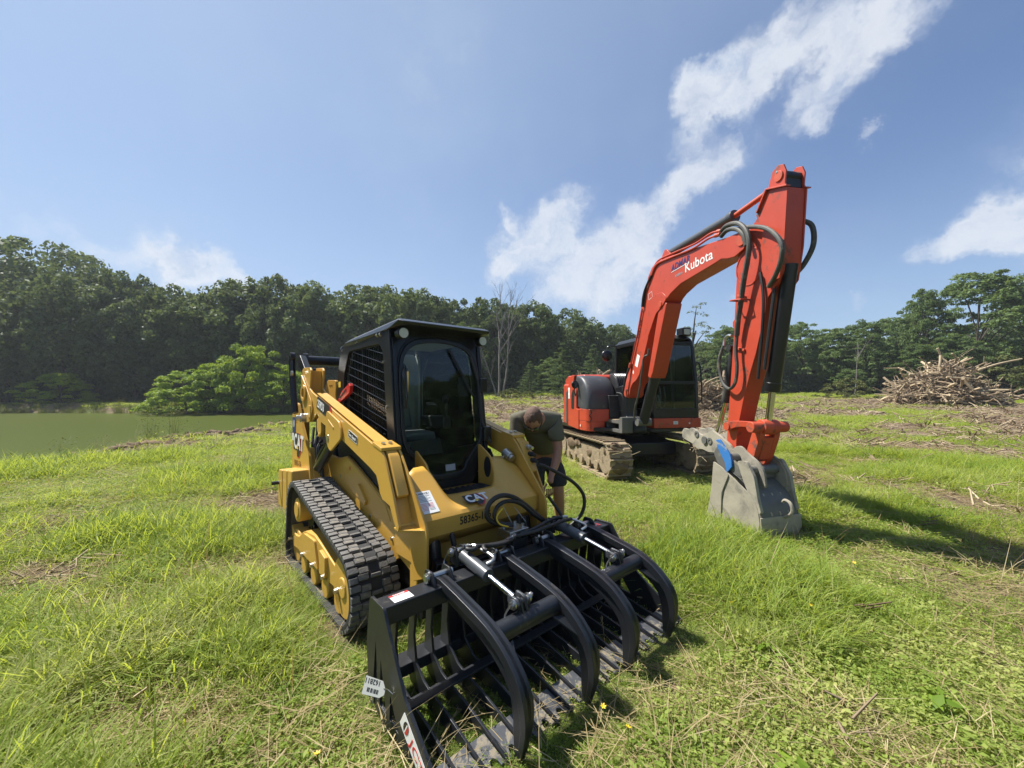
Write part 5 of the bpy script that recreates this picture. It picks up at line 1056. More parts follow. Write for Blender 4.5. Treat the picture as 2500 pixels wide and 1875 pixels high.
    hs([(1.41, .10, .615), (1.44, .20, .635), (1.43, .32, .65), (1.42, .43, .655), (1.43, .50, .65)]); hs([(1.41, .06, .61), (1.47, .18, .63), (1.50, .30, .65), (1.49, .44, .65), (1.48, .545, .64)])
    # the upright coil of supply hose on the loader's nose, and the long hose from the arm coupler
    hs([(1.34, .10, .66), (1.29, .03, .67), (1.275, -.045, .70), (1.275, -.085, .76), (1.28, -.055, .83), (1.285, .03, .86), (1.285, .14, .835), (1.28, .26, .76), (1.28, .36, .68), (1.29, .46, .60), (1.28, .56, .55)], .017)
    hs([(1.33, .07, .655), (1.30, .01, .68), (1.285, -.025, .74), (1.29, .01, .80), (1.295, .09, .815), (1.295, .20, .78), (1.29, .32, .69), (1.29, .44, .60)], .014)
    hs([(1.335, .06, .655), (1.315, .0, .68), (1.30, -.015, .73), (1.31, .03, .78)], .006, 'logoyel', 'hose_tracer')
    hs([(1.09, .60, .98), (1.115, .66, .955), (1.15, .76, .90), (1.20, .90, .81), (1.24, .98, .71), (1.25, .99, .61), (1.23, .96, .52), (1.19, .87, .44)], .015)
    hs([(1.20, .60, .74), (1.24, .64, .66), (1.28, .66, .60), (1.30, .66, .56)], .013)
    for y in (.035, .155): G().bar((1.292, y, .81 - .05 * (y > .1)), (1.34, y + .06, .66), .010, .003).obj('cable_tie', 'greyink', T)
    # stickers and tag
    plate(rect(.105, .075), T, 'white', (1.535, -.855, .5362), (0, 1, 0), (-1, 0, 0), .001, 'danger_label'); plate(rect(.105, .017), T, 'logored', (1.4768, -.855, .5374), (0, 1, 0), (-1, 0, 0), .0008, 'danger_band')
    text('DANGER', T, 'white', (1.4735, -.835, .5384), (0, 1, 0), (-1, 0, 0), .011, bold=.03)
    for k in range(3): plate(rect(.08 - .02 * (k % 2), .004), T, 'greyink', (1.497 + .012 * k, -.845, .5374), (0, 1, 0), (-1, 0, 0), .0005, 'print_line')
    plate(rect(.085, .045), T, 'logored', (1.515, .775, .5362), (0, 1, 0), (-1, 0, 0), .001, 'danger_label'); plate(rect(.05, .008), T, 'white', (1.50, .79, .5374), (0, 1, 0), (-1, 0, 0), .0005, 'print_line')
    dx = Vector((.30, 0, -.19)).normalized(); dy = Vector((.19, 0, .30)).normalized(); o = Vector((1.755, -.9315, .135))
    plate(rc(rect(.255, .082), .008), T, 'white', o, dx, dy, .0012, 'maker_label'); plate(oval(.045, .041, .022, .031), T, 'ink', o + Vector((0, -.0013, 0)), dx, dy, .0006, 'maker_mark'); plate([(.045, .010), (.060, .016), (.067, .041), (.060, .066), (.045, .072)], T, 'logored', o + Vector((0, -.002, 0)), dx, dy, .0006, 'maker_mark'); plate(rect(.006, .05, .043, .016), T, 'white', o + Vector((0, -.0027, 0)), dx, dy, .0006, 'maker_mark')
    text('JCT', T, 'logored', o + dx * .092 + dy * .018 + Vector((0, -.0016, 0)), dx, dy, .046, bold=.01, w=1.25)
    tg = empty('paper_tag', (LOADER @ Vector((1.64, -.945, .185))), (0, 0, LOADER.to_euler().z), 'white paper tag with barcode wired to the grapple side plate', 'tag')
    tx = Vector((-.80, -.42, -.02)).normalized(); ty = Vector((.25, -.40, -.9)).normalized()
    plate([(0, 0), (.022, -.026), (.120, -.030), (.120, .041), (.022, .037), (0, .022)], tg, 'tag', (0, 0, 0), tx, ty, .0012, 'tag_card'); z = tx.cross(ty)
    text('162811', tg, 'ink', Vector((0, 0, 0)) + tx * .030 + ty * -.023 + z * .0016, tx, ty, .020, bold=.01, w=1.05)
    for k in range(19):
        if k % 5 != 3: plate(rect(.0014 + .0011 * (k % 3), .016), tg, 'ink', tx * (.034 + .0035 * k) + ty * .011 + z * .0014, tx, ty, .0004, 'bar_code_line')
    G().tube([tuple(tx * .01), (.02, .0, .01), (.05, .012, .0)], .002, 5).obj('tag_wire', 'zinc', tg)
make_grapple()
# ------------------------------------------------------------------ tracked excavator
BM = EXC.inverted() @ (Matrix.Translation((2.282, 7.822, 0)) @ Euler((0, 0, -R(80))).to_matrix().to_4x4())   # boom plane, swung a little
def make_excavator():
    T = empty('excavator', EXC.translation, EXC.to_euler(), 'muddy orange tracked excavator with raised boom and grey bucket on the grass', 'excavator')
    rg = random.Random(5)
    # --- undercarriage
    cen = Vector((0, 0, .33))
    for s in (-1, 1):
        circ = [(1.08, .345, .305), (-1.10, .345, .305)]; lp = resample(hull2(circ, 64), 90)
        g = belt(lp, s * .665, s * 1.055, .03, G()); tr = g.obj('track', 'mud', T, .005)
        n = 46; st = frames(resample(hull2(circ, 64), n))
        g = G(); g.hull([(x, y, z) for x, z in ((-.066, 0), (.066, 0), (-.060, .022), (.060, .022)) for y in (.645, 1.08)]); g.hull([(x, y, z) for x, z in ((-.058, .0221), (-.026, .0221), (-.053, .050), (-.034, .050)) for y in (.66, 1.065)])
        V, F = sh_loft([(.645, 1.08)], s)
        pad = G().raw(V, F)
        if s < 0:
            me = pad.mesh('track_shoe', M['mudtrack'], 30)
            for f in st: link('track_shoe', me, tr, .004, orient(f, cen), 1)
        else:
            gg = G()
            for f in st: f = orient(f, cen); gg.raw([f @ Vector(v) for v in V], F)
            q = gg.obj('track_shoes', 'mudtrack', tr); q['kind'] = 'stuff'
        G().prism(rc([(-.95, .22), (-.90, .50), (-.5, .53), (.5, .53), (.90, .50), (.95, .22), (.5, .16), (-.5, .16)], .05), 'y', s * 1.0, s * .72).obj('track_frame', 'mud', T, .02)
        for k in range(5): G().cyl((-.72 + .36 * k, s * 1.035, .19), (-.72 + .36 * k, s * .72, .19), .09, 16).obj('roller', 'mudtrack', T, .01)
        for x in (1.08, -1.10): G().cyl((x, s * 1.03, .345), (x, s * .70, .345), .25, 24).obj('idler' if x > 0 else 'sprocket', 'mud', T, .02)
        for x, z, r in ((-.55, .46, .15), (-.20, .50, .10), (.35, .36, .07)):
            g = G().ball((x, s * 1.01, z), r, 3, (1.5, .35, .8)); g.map(lambda v: v + Vector((noise.noise(v * 9), .3 * noise.noise(v * 9 + Vector((5, 0, 0))), noise.noise(v * 9 + Vector((0, 7, 0))))) * .05).obj('mud_lump', 'mudwet', tr, ang=0)
        # mud packed over the front of the track
        g = G().ball((1.16, s * .87, .50), .30, 4, (.70, .62, .50)); g.map(lambda v: v + Vector((noise.noise(v * 5), noise.noise(v * 5 + Vector((9, 0, 0))), noise.noise(v * 5 + Vector((0, 4, 0))))) * .09 + Vector((noise.noise(v * 19), 0, noise.noise(v * 17))) * .03).obj('packed_mud', 'mudwet', tr, ang=0)
        g = G().ball((1.36, s * .87, .30), .18, 4, (.35, 1.05, .9)); g.map(lambda v: v + Vector((noise.noise(v * 9), 0, noise.noise(v * 9))) * .05).obj('packed_mud', 'mudwet', tr, ang=0)
        for k in range(9): a = Vector((1.15 + rg.uniform(-.1, .2), s * rg.uniform(.55, .9), rg.uniform(.40, .62))); G().tube([a, a + Vector((rg.uniform(-.1, .2), rg.gauss(0, .1), rg.uniform(-.02, .1))), a + Vector((rg.uniform(0, .35), rg.gauss(0, .2), rg.uniform(-.2, .15)))], .007, 5, 4, True, .003).obj('caught_root', 'palewood', tr)
    G().hull([(x, y, z) for x, y in ((.80, .64), (-.80, .64), (.80, -.64), (-.80, -.64)) for z in (.34, .58)] + [(.5, y, .70) for y in (-.35, .35)] + [(-.5, y, .70) for y in (-.35, .35)]).obj('car_body', 'black', T, .02)
    G().cyl((0, 0, .68), (0, 0, .80), .48, 40).obj('slew_ring', 'black', T, .01)
    bl = G().prism([(-1.98, .20), (-1.92, .18), (-1.88, .42), (-1.92, .72), (-1.98, .74), (-1.94, .45)], 'y', -1.10, 1.10).obj('dozer_blade', 'black', T, .01)
    for s in (-1, 1): G().bar((-.8, s * .45, .42), (-1.92, s * .45, .42), .10, .12).obj('blade_arm', 'black', bl, .01)
    for y in (-1.02, -.86, .9): G().cyl((-1.865, y, .60), (-1.85, y, .60), .022, 8).obj('bolt', 'zinc', bl)
    # --- revolving upper body
    G().prism(rc([(-1.25, -1.0), (-1.33, -.5), (-1.33, .5), (-1.25, 1.0), (-.6, 1.10), (.85, 1.10), (.85, .1), (.55, -.1), (.55, -.6), (.36, -.95), (-.6, -1.02)], .08), 'z', .79, .86).obj('deck', 'black', T, .01)
    G().prism(rc([(-1.05, -1.02), (-1.22, -.90), (-1.34, -.45), (-1.34, .45), (-1.2, 1.0), (-.55, 1.08), (-.55, .10), (-.30, -.40), (-.30, -1.02)], .12), 'z', .84, 1.74).obj('counterweight_body', 'orange', T, .04, seg=3)
    G().prism(rc([(-1.20, 1.70), (-1.16, 1.86), (-1.0, 1.935), (-.10, 1.935), (-.02, 1.88), (-.02, 1.60), (-1.20, 1.60)], .04), 'y', -.92, -.06).obj('engine_cover', 'orange', T, .03, seg=3)
    G().prism(rc([(-.62, .83), (-.62, 1.66), (-.52, 1.86), (-.40, 1.93), (-.24, 1.925), (-.30, 1.80), (-.14, 1.60), (-.14, 1.22), (-.02, 1.20), (-.02, .79)], .02), 'y', -1.065, -1.0).obj('side_panel', 'orange', T, .012)
    G().hull([(-.66, -1.06, .82), (-.80, -1.05, .90), (-.80, -1.05, 1.55), (-.66, -1.06, 1.62), (-.66, -1.0, .82), (-.80, -1.0, .90), (-.80, -1.0, 1.55), (-.66, -1.0, 1.62)]).obj('rear_bumper', 'greyplastic', T, .02)
    lo = G().prism(rc([(-.03, -1.06), (.30, -1.03), (.385, -.97), (.42, -.60), (.40, -.34), (-.03, -.34)], .05), 'z', .98, 1.225).obj('tank_base', 'orange', T, .012)
    G().prism(rc([(-.03, -1.055), (.28, -1.03), (.37, -.96), (.40, -.66), (-.03, -.66)], .05), 'z', .785, .982).obj('tank_skirt', 'orange', T, .012)
    G().tube([(.383, -.985, 1.225), (.386, -.96, 1.15), (.375, -1.0, 1.10), (.392, -.955, 1.04), (.378, -.99, .985)], .008, 5).obj('dent_crack', 'ink', lo)
    g = G(); V = []; F = []; prof = [(.375, 1.226), (.38, 1.34), (.365, 1.46), (.33, 1.58), (.27, 1.69), (.19, 1.785), (.09, 1.86), (-.02, 1.90), (-.14, 1.918), (-.26, 1.915)]
    ys = [(-1.045, .80), (-1.02, .93), (-.96, 1.0), (-.80, 1.015), (-.60, 1.0), (-.45, .95), (-.36, .82)]
    for i, (x, z) in enumerate(prof):
        for y, k in ys: V.append((-.28 + (x + .28) * k, y + .05 * (1 - k) * i / 9, 1.226 + (z - 1.226) * (1 - (1 - k) * .35)))
    m_ = len(ys)
    for i in range(len(prof) - 1):
        for j in range(m_ - 1): q = i * m_ + j; F.append((q, q + 1, q + m_ + 1, q + m_))
    for j, (y, k) in enumerate(ys): V.append((-.28, y + .02, 1.226)); V.append((-.28, y, 1.70))
    F.append(tuple(i * m_ for i in range(len(prof))) + (len(prof) * m_,)); F.append(tuple(i * m_ + m_ - 1 for i in range(len(prof)))[::-1] + (len(prof) * m_ + 2 * m_ - 2,))
    tk = g.raw(V, F).obj('tank_cover', 'greyplastic', T, ang=50); sd = tk.modifiers.new('smooth', 'SUBSURF'); sd.levels = 2; sd.render_levels = 2
    G().prism([(-.30, 1.74), (-.30, 1.226), (-.26, 1.226), (-.20, 1.70), (-.26, 1.80)], 'y', -1.066, -1.04).obj('tank_seam', 'greyplastic', T, .006)
    G().prism(rc([(-.42, 1.20), (-.42, 1.50), (-.34, 1.62), (-.26, 1.62), (-.26, 1.20)], .04), 'y', -1.068, -1.055).obj('grab_recess', 'ink', T, .004)
    mi = G().tube([(-.20, -1.05, 1.45), (-.16, -1.10, 1.60), (-.12, -1.10, 1.70)], .011, 6).obj('mirror', 'black', T); G().cyl((-.10, -1.10, 1.72), (-.13, -1.11, 1.72), .085, 20).obj('mirror_head', 'black', mi, .008); G().cyl((-.098, -1.10, 1.72), (-.092, -1.10, 1.72), .07, 20).obj('mirror_glass', 'greyplastic', mi)
    dl = axes((-.30, -1.03, 1.74), (.93, .25, -.20), (-.1, 0, 1))
    lx, ly = Vector((.33, .165, -.10)).normalized(), Vector((-.05, .62, .78)).normalized()
    lo3 = Vector((-.275, -1.085, 1.70))
    plate(rect(.36, .13), T, 'white', lo3, lx, ly, .004, 'hire_label'); text('ADMAR', T, 'navy', lo3 + lx * .02 + ly * .025 + lx.cross(ly).normalized() * .006, lx, ly, .08, bold=.03, w=.95)
    plate(rect(.10, .24), T, 'white', (-.60, -1.0675, 1.42), (1, 0, 0), (0, 0, 1), .0012, 'notice_label')
    for k in range(5): plate(rect(.06, .008), T, 'greyink', (-.58, -1.069, 1.60 - .025 * k - .05 * (k > 2)), (1, 0, 0), (0, 0, 1), .0006, 'print_line')
    plate(rect(.035, .045), T, 'white', (.05, -1.062, .86), (1, 0, 0), (0, 0, 1), .0012)
    # vent hump, steps, front frame
    vt = G().prism(rc([(.0, 1.32), (-.10, 1.86), (-.02, 1.94), (.14, 1.93), (.26, 1.84), (.33, 1.66), (.34, 1.32)], .05), 'y', -.36, -.02).obj('vent_housing', 'plastic', T, .02)
    for k in range(8):
        G().tube([(-.06, -.34 + .043 * k, 1.93), (.14, -.34 + .043 * k, 1.945), (.27, -.34 + .043 * k, 1.85), (.34, -.34 + .043 * k, 1.68)], .012, 6).obj('vent_rib', 'black', vt)
    G().box((.34, -.36, 1.30), (.50, -.12, 1.36)).obj('step_pad', 'greyplastic', T, .01)
    G().box((.35, -.40, 1.18), (.60, -.08, 1.215)).obj('step_pad', 'bucket2', T, .008)
    fr = G().prismh(rc([(.30, .80), (.98, .80), (.98, 1.10), (.90, 1.10), (.84, 1.02), (.30, 1.02)], .03), [rc([(.38, .86), (.38, .97), (.86, .97), (.86, .86)], .02)], 'y', -.62, -.12).obj('step_frame', 'bucket2', T, .01)
    G().box((.42, -.60, 1.022), (.70, -.20, 1.035)).obj('step_pad', 'mud', T, .006)
    G().prism(rc([(.34, 1.02), (.34, 1.50), (.42, 1.50), (.46, 1.05)], .02), 'y', -.60, -.20).obj('front_bulkhead', 'plastic', T, .01)
    G().box((.58, -.22, .95), (.72, -.16, 1.46)).obj('bulkhead_post', 'bucket2', T, .01)
    for k in range(8): y = -.55 + .06 * k; G().tube([(.42, y * .6 - .1, 1.55), (.58, y * .5 - .12, 1.50 - .03 * (k % 3)), (.66, y * .45 - .13, 1.25), (.60, y * .4 - .14, .95)], .017, 7).obj('hydraulic_hose', 'hose', T)
    G().prism(rc([(.30, .80), (.30, 1.66), (.62, 1.70), (.74, 1.52), (.72, 1.10), (1.02, 1.02), (1.06, .82), (.9, .74)], .05), 'y', -.40, -.16, ).obj('swing_post', 'black', T, .02)
    # --- cab
    cy0, cy1, cx0, cx1 = .115, 1.115, -.72, .86
    G().prism(rc([(cx0, .87), (cx1 + .03, .87), (cx1 + .03, 1.058), (cx0, 1.058)], .01), 'y', cy0 - .01, cy1 + .02).obj('cab_sill', 'orange_dk', T, .012)
    for y, w, h, m in ((.33, .035, .035, 'logored'), (.52, .10, .06, 'white'), (.86, .03, .035, 'white'), (.23, .07, .025, 'fadeink')): plate(rect(w, h), T, m, (cx1 + .0312, y, .94), (0, 1, 0), (0, 0, 1), .0012)
    for k in range(2): plate(rect(.07, .008), T, 'greyink', (cx1 + .0328, .535, .955 + .018 * k), (0, 1, 0), (0, 0, 1), .0006, 'print_line')
    cab = G().box((cx0, cy0, 1.058), (cx1, cy1, 1.22)).obj('cab_body', 'black', T, .015)
    fzx = lambda z: cx1 - .0 * z - (.10 * max(0, z - 1.75))
    for y, ti in ((cy0 + .025, .02), (cy1 - .04, -.035)): G().tube([(cx1 - .03, y, 1.2), (cx1 - .03, y + ti * .3, 1.75), (cx1 - .10, y + ti, 2.45), (cx1 - .17, y + ti, 2.60)], .040, 8).obj('cab_pillar', 'black', cab)
    for y, ti in ((cy0 + .025, .02), (cy1 - .04, -.035)):
        G().bar((cx0 + .04, y, 1.2), (cx0 + .06, y + ti, 2.62), .09, .07, (1, 0, 0)).obj('cab_pillar', 'black', cab, .01); G().bar((.10, y, 1.2), (.10, y + ti, 2.62), .05, .06, (1, 0, 0)).obj('door_post', 'black', cab, .008)
        G().bar((cx0, y + ti, 2.60), (cx1 - .16, y + ti, 2.60), .07, .08).obj('roof_rail', 'black', cab, .01)
        G().prism([(cx0 + .06, 1.22), (cx1 - .06, 1.22), (cx1 - .06, 1.80), (cx1 - .16, 2.58), (cx0 + .06, 2.58)], 'y', y - .003, y + .003).obj('side_window', 'glass2', cab)
    G().prism([(cy0 + .04, 1.78), (cy1 - .05, 1.78), (cy1 - .09, 2.50), (cy0 + .06, 2.50)], 'x', 0, .006).map(lambda v: Vector((v.x + cx1 - .02 - .10 * (v.z - 1.78), v.y, v.z))).obj('windscreen', 'glass2', cab)
    G().prism([(cy0 + .04, 1.24), (cy1 - .05, 1.24), (cy1 - .05, 1.72), (cy0 + .04, 1.72)], 'x', cx1 - .022, cx1 - .016).obj('lower_window', 'glass2', cab)
    G().box((cx1 - .05, cy0 + .03, 1.72), (cx1 + .0, cy1 - .04, 1.78)).obj('window_bar', 'black', cab, .008); G().box((cx1 - .14, cy0 + .04, 2.49), (cx1 - .08, cy1 - .08, 2.56)).obj('window_bar', 'black', cab, .008); G().box((cx1 - .05, cy0 + .02, 1.20), (cx1 + .004, cy1 - .02, 1.25)).obj('window_bar', 'black', cab, .008)
    G().bar((cx0 + .06, .63, 1.2), (cx0 + .06, .63, 2.6), .10, .04, (1, 0, 0)).obj('rear_post', 'black', cab); G().prism([(cy0 + .05, 1.7), (cy1 - .05, 1.7), (cy1 - .08, 2.55), (cy0 + .07, 2.55)], 'x', cx0 + .05, cx0 + .056).obj('rear_window', 'glass2', cab); G().box((cx0 + .02, cy0 + .02, 1.2), (cx0 + .06, cy1 - .03, 1.70)).obj('rear_panel', 'black', cab)
    G().hull([(cx0 - .01, cy0 + .02, 2.63), (cx1 - .13, cy0 + .04, 2.63), (cx0 - .01, cy1 - .05, 2.63), (cx1 - .13, cy1 - .06, 2.63), (cx0 + .05, cy0 + .09, 2.72), (cx1 - .22, cy0 + .10, 2.72), (cx0 + .05, cy1 - .12, 2.72), (cx1 - .22, cy1 - .12, 2.72)]).obj('cab_roof', 'black', T, .015)
    lp = G().box((.60, .80, 2.69), (.80, 1.00, 2.85)).obj('work_light', 'black', T, .02); G().prism(rc(rect(.13, .11, .835, 2.71), .02), 'x', .801, .808).obj('lamp_lens', 'lens', lp)
    se = G().hull([(-.45, .42, 1.35), (.0, .42, 1.35), (-.45, .84, 1.35), (.0, .84, 1.35), (-.45, .42, 1.52), (.0, .44, 1.50), (-.45, .84, 1.52), (.0, .82, 1.50)]).obj('seat', 'seat', T, .04); G().hull([(-.42, .42, 1.5), (-.52, .42, 1.5), (-.42, .84, 1.5), (-.52, .84, 1.5), (-.50, .46, 2.15), (-.60, .46, 2.15), (-.50, .80, 2.15), (-.60, .80, 2.15)]).obj('backrest', 'seat', T, .04)
    for y in (.50, .60): G().tube([(.45, y, 1.2), (.52, y, 1.42), (.44, y + .02, 1.68)], .012, 6).obj('travel_lever', 'greyplastic', T)
    G().box((.1, .16, 1.2), (.45, .34, 1.66)).obj('console', 'plastic', T, .03); G().bar((.60, .40, 1.24), (.62, .30, 1.70), .012, .012, (1, 0, 0)).obj('wiper', 'black', T)
    G().tube([(.70, cy1 - .03, 2.16), (.74, cy1 + .08, 2.16), (.78, cy1 + .10, 2.05), (.82, cy1 + .10, 1.45), (.80, cy1 + .02, 1.36)], .014, 8).obj('hand_rail', 'black', T)
    for z in (1.80, 1.40): G().box((.70, cy1 - .03, z - .02), (.76, cy1 + .01, z + .02)).obj('door_hinge', 'zinc', T)
    mr = G().tube([(-.55, cy0 - .02, 2.60), (-.50, cy0 - .25, 2.60), (-.50, cy0 - .30, 2.50)], .012, 6).obj('mirror', 'black', T); G().ball((-.50, cy0 - .30, 2.38), .13, 3, (.45, 1, 1)).obj('mirror_head', 'black', mr)
    # --- boom, arm and bucket, in the boom plane
    B = dict(M4=BM)
    outer = [(.125, 1.64), (.16, 1.72), (.29, 1.92), (.62, 2.60), (.80, 3.08), (.95, 3.36), (1.05, 3.54), (1.17, 3.655), (1.32, 3.70), (1.60, 3.685), (2.36, 3.57), (2.95, 3.485), (3.12, 3.47)]
    inner = [(3.29, 3.30), (3.22, 3.24), (3.08, 3.20), (2.96, 3.215), (2.85, 3.25), (2.74, 3.235), (2.28, 3.195), (1.98, 3.17), (1.72, 3.09), (1.50, 2.97), (1.26, 2.84), (1.02, 2.46), (.72, 1.88), (.60, 1.78), (.46, 1.72), (.38, 1.64), (.33, 1.50), (.25, 1.45), (.16, 1.47)]
    P = outer + [(3.24, 3.45), (3.30, 3.38)] + inner
    bo = G().prism(P, 'y', -.14, .14).obj('boom', 'orange', T, .008, **B)
    bB = dict(M4=Matrix.Identity(4))
    def bp(g, nm, m, par=None, bev=.004): return g.obj(nm, m, par or bo, bev)
    for y in (-.142, .142): bp(G().prism(rc([(1.10, 2.98), (1.26, 3.18), (1.50, 3.16), (1.62, 3.05), (1.50, 2.94), (1.30, 2.86), (1.12, 2.62), (1.02, 2.48)], .05), 'y', y - .006, y + .006), 'cylinder_mount', 'orange')
    bp(G().cyl((1.44, -.16, 2.98), (1.44, .16, 2.98), .05, 16), 'mount_pin', 'orange_dk')
    for y in (-.095, .095): bp(G().prism(rc([(1.42, 3.68), (1.44, 3.78), (1.53, 3.85), (1.60, 3.80), (1.72, 3.66)], .03), 'y', y - .014, y + .014), 'cylinder_lug', 'orange')
    bp(G().cyl((3.20, -.155, 3.365), (3.20, .155, 3.365), .075, 22), 'arm_pivot', 'orange_dk'); bp(G().cyl((.235, -.165, 1.55), (.235, .165, 1.55), .075, 22), 'foot_pivot', 'orange_dk'); bp(G().cyl((.26, -.172, 1.60), (.26, -.14, 1.60), .016, 8), 'bolt', 'zinc')
    # steel pipes along the boom
    for q, dz, y in ((0, .075, -.12), (1, .030, -.155)):
        bp(G().tube([(1.16 + .03 * q, y, 3.62 - .10 * q), (1.35, y, 3.72 - .07 * q), (1.75, y, 3.70 - .07 * q), (2.30, y, 3.645 - .07 * q), (2.62, y, 3.66 - .07 * q), (2.78, y, 3.63 - .06 * q)], .015, 8, 5), 'boom_pipe', 'orange', bev=0)
        bp(G().tube([(1.16 + .03 * q, y, 3.62 - .10 * q), (1.02, y - .01, 3.42 - .05 * q), (.94, y - .02, 3.22), (.90, y - .02, 3.05)], .018, 8), 'boom_hose', 'hose', bev=0)
        bp(G().cyl((2.76, y, 3.635 - .06 * q), (2.86, y, 3.61 - .05 * q), .026, 8), 'pipe_fitting', 'orange_dk')
    bp(G().tube([(.88, -.16, 3.02), (.72, -.165, 2.62), (.44, -.165, 2.06)], .013, 6), 'boom_pipe', 'orange', bev=0); bp(G().cyl((.44, -.165, 2.10), (.40, -.165, 2.02), .028, 8), 'pipe_fitting', 'orange_dk')
    bp(G().tube([(.42, -.165, 2.05), (.34, -.19, 1.90), (.26, -.20, 1.72), (.22, -.21, 1.58)], .020, 8), 'boom_hose', 'hose', bev=0)
    # hoses arching from boom to arm
    bp(G().tube([(2.84, -.13, 3.60), (2.97, -.15, 3.62), (3.17, -.17, 3.565), (3.32, -.19, 3.43), (3.385, -.20, 3.26), (3.36, -.20, 3.08), (3.285, -.19, 2.85), (3.225, -.18, 2.62), (3.17, -.17, 2.44), (3.13, -.16, 2.24)], .029, 10), 'arm_hose', 'hose_old', bev=0)
    bp(G().tube([(2.86, -.145, 3.53), (2.98, -.155, 3.56), (3.14, -.165, 3.51), (3.26, -.175, 3.40), (3.31, -.175, 3.25)], .026, 10), 'arm_hose', 'hose_old', bev=0)
    bp(G().tube([(3.16, -.15, 3.50), (3.34, -.16, 3.455), (3.57, -.18, 3.35), (3.74, -.20, 3.21), (3.83, -.21, 3.06), (3.81, -.20, 2.93), (3.74, -.18, 2.83), (3.66, -.15, 2.77), (3.57, -.13, 2.71)], .024, 10), 'arm_hose', 'hose_old', bev=0)
    bp(G().tube([(3.70, .12, 3.40), (3.78, .20, 3.32), (3.78, .22, 3.12), (3.70, .19, 2.94), (3.62, .15, 2.84)], .026, 10), 'arm_hose', 'hose_old', bev=0)
    # decals on the boom
    bo_t = lambda body, m, x, z, dx, dz, h, **k: text(body, bo, m, (x, -.1425, z), (dx, 0, dz), (-dz, 0, dx), h, **k)
    bo_t('Kubota', 'white', 2.09, 3.300, 1, .012, .135, bold=.012, w=1.05); bo_t('ADMAR', 'navy', 1.745, 3.415, 1, .03, .095, bold=.04, w=.95, shear=.2); plate([(0, -.012), (.40, -.012), (.40, -.004), (0, -.004)], bo, 'white', (1.745, -.1425, 3.413), (1, 0, .03), (0, 0, 1)); bo_t('KX080-4', 'greyink', 1.85, 3.30, 1, .02, .034, bold=.02)
    bo_t('H4194', 'ink', .70, 2.52, .40, .92, .085, bold=.02); plate(rect(.10, .22), bo, 'white', (.565, -.1415, 2.05), (.9, 0, -.42), (.42, 0, .9)); plate(oval(0, 0, .02, .035), bo, 'white', (.50, -.1415, 1.93), (1, 0, 0), (0, 0, 1)); plate([(0, 0), (.10, 0), (.10, .006), (.006, .006), (.006, .10), (.12, .10), (.12, .0), (.126, .0), (.126, .106), (0, .106)], bo, 'white', (1.07, -.1415, 3.13), (.95, 0, .2), (-.2, 0, .95))
    # boom cylinder with its orange guard
    bc = G().cyl((.60, 0, 1.02), (1.02, 0, 1.86), .085, 24).cyl((.98, 0, 1.78), (1.03, 0, 1.88), .096, 24).obj('boom_cylinder', 'plastic', T, .006, **B)
    G().cyl((1.02, 0, 1.86), (1.44, 0, 2.95), .045, 16).obj('piston_rod', 'chrome', bc); G().cyl((.60, -.13, 1.02), (.60, .13, 1.02), .07, 20).obj('cylinder_pin', 'bucket2', bc)
    G().prism([(1.00, 1.83), (1.10, 1.80), (1.17, 1.90), (1.60, 2.96), (1.55, 3.0), (1.36, 2.90)], 'y', -.135, .135).obj('cylinder_guard', 'orange', bc, .012)
    G().tube([(.98, -.12, 2.20), (.90, -.15, 2.16), (.86, -.16, 1.95), (.76, -.17, 1.55), (.62, -.17, 1.30), (.54, -.15, 1.10)], .017, 8).cyl((1.04, -.13, 2.30), (1.02, -.13, 2.20), .022, 8).obj('cylinder_hose', 'hose_old', bc)
    # arm
    Ps = [(3.63, 3.93), (3.70, 3.965), (3.77, 3.94), (3.80, 3.86), (3.785, 3.74), (3.80, 3.69), (3.775, 3.35), (3.75, 3.05), (3.72, 2.85), (3.66, 2.73), (3.53, 2.60), (3.50, 2.47), (3.43, 2.25), (3.36, 2.02), (3.26, 1.77), (3.17, 1.51), (3.10, 1.27), (3.045, 1.04), (3.03, .84), (3.06, .72), (2.96, .70), (2.88, .82), (2.875, 1.0), (2.90, 1.23), (2.935, 1.55), (3.015, 2.30), (3.05, 2.75), (3.09, 3.15), (3.13, 3.38), (3.30, 3.46), (3.42, 3.60), (3.57, 3.80)]
    Pb = [p for p in Ps[5:]]
    st = G().prism([(3.56, 3.70), (3.75, 3.70)] + Ps[5:-2] + [(3.43, 3.56)], 'y', -.105, .105).obj('arm', 'orange', T, .006, **B)
    ap = lambda g, nm, m, bev=.004: g.obj(nm, m, st, bev)
    ch = [(3.575, 3.79), (3.63, 3.93), (3.70, 3.965), (3.77, 3.94), (3.80, 3.86), (3.785, 3.74), (3.81, 3.68), (3.815, 3.68), (3.765, 3.10), (3.70, 2.76), (3.62, 2.68), (3.48, 2.86), (3.44, 3.10), (3.50, 3.35), (3.40, 3.56)]
    for s in (-1, 1):
        ap(G().prism(ch, 'y', s * .104, s * .122), 'arm_cheek', 'orange'); ap(G().prism([(3.42, 3.58), (3.56, 3.785), (3.83, 3.695), (3.83, 3.68), (3.57, 3.765), (3.435, 3.57)], 'y', s * .10, s * .15), 'cheek_flange', 'orange', .003)
        ap(G().cyl((3.715, s * .12, 3.84), (3.715, s * .136, 3.84), .055, 16), 'pin_boss', 'orange_dk'); ap(G().cyl((3.70, s * .12, 3.89), (3.70, s * .14, 3.89), .014, 8), 'bolt', 'zinc')
        ap(G().ring((3.28, s * .106, 3.02), (0, s, 0), .20, .215, .006, 40), 'weld_bead', 'orange', .002)
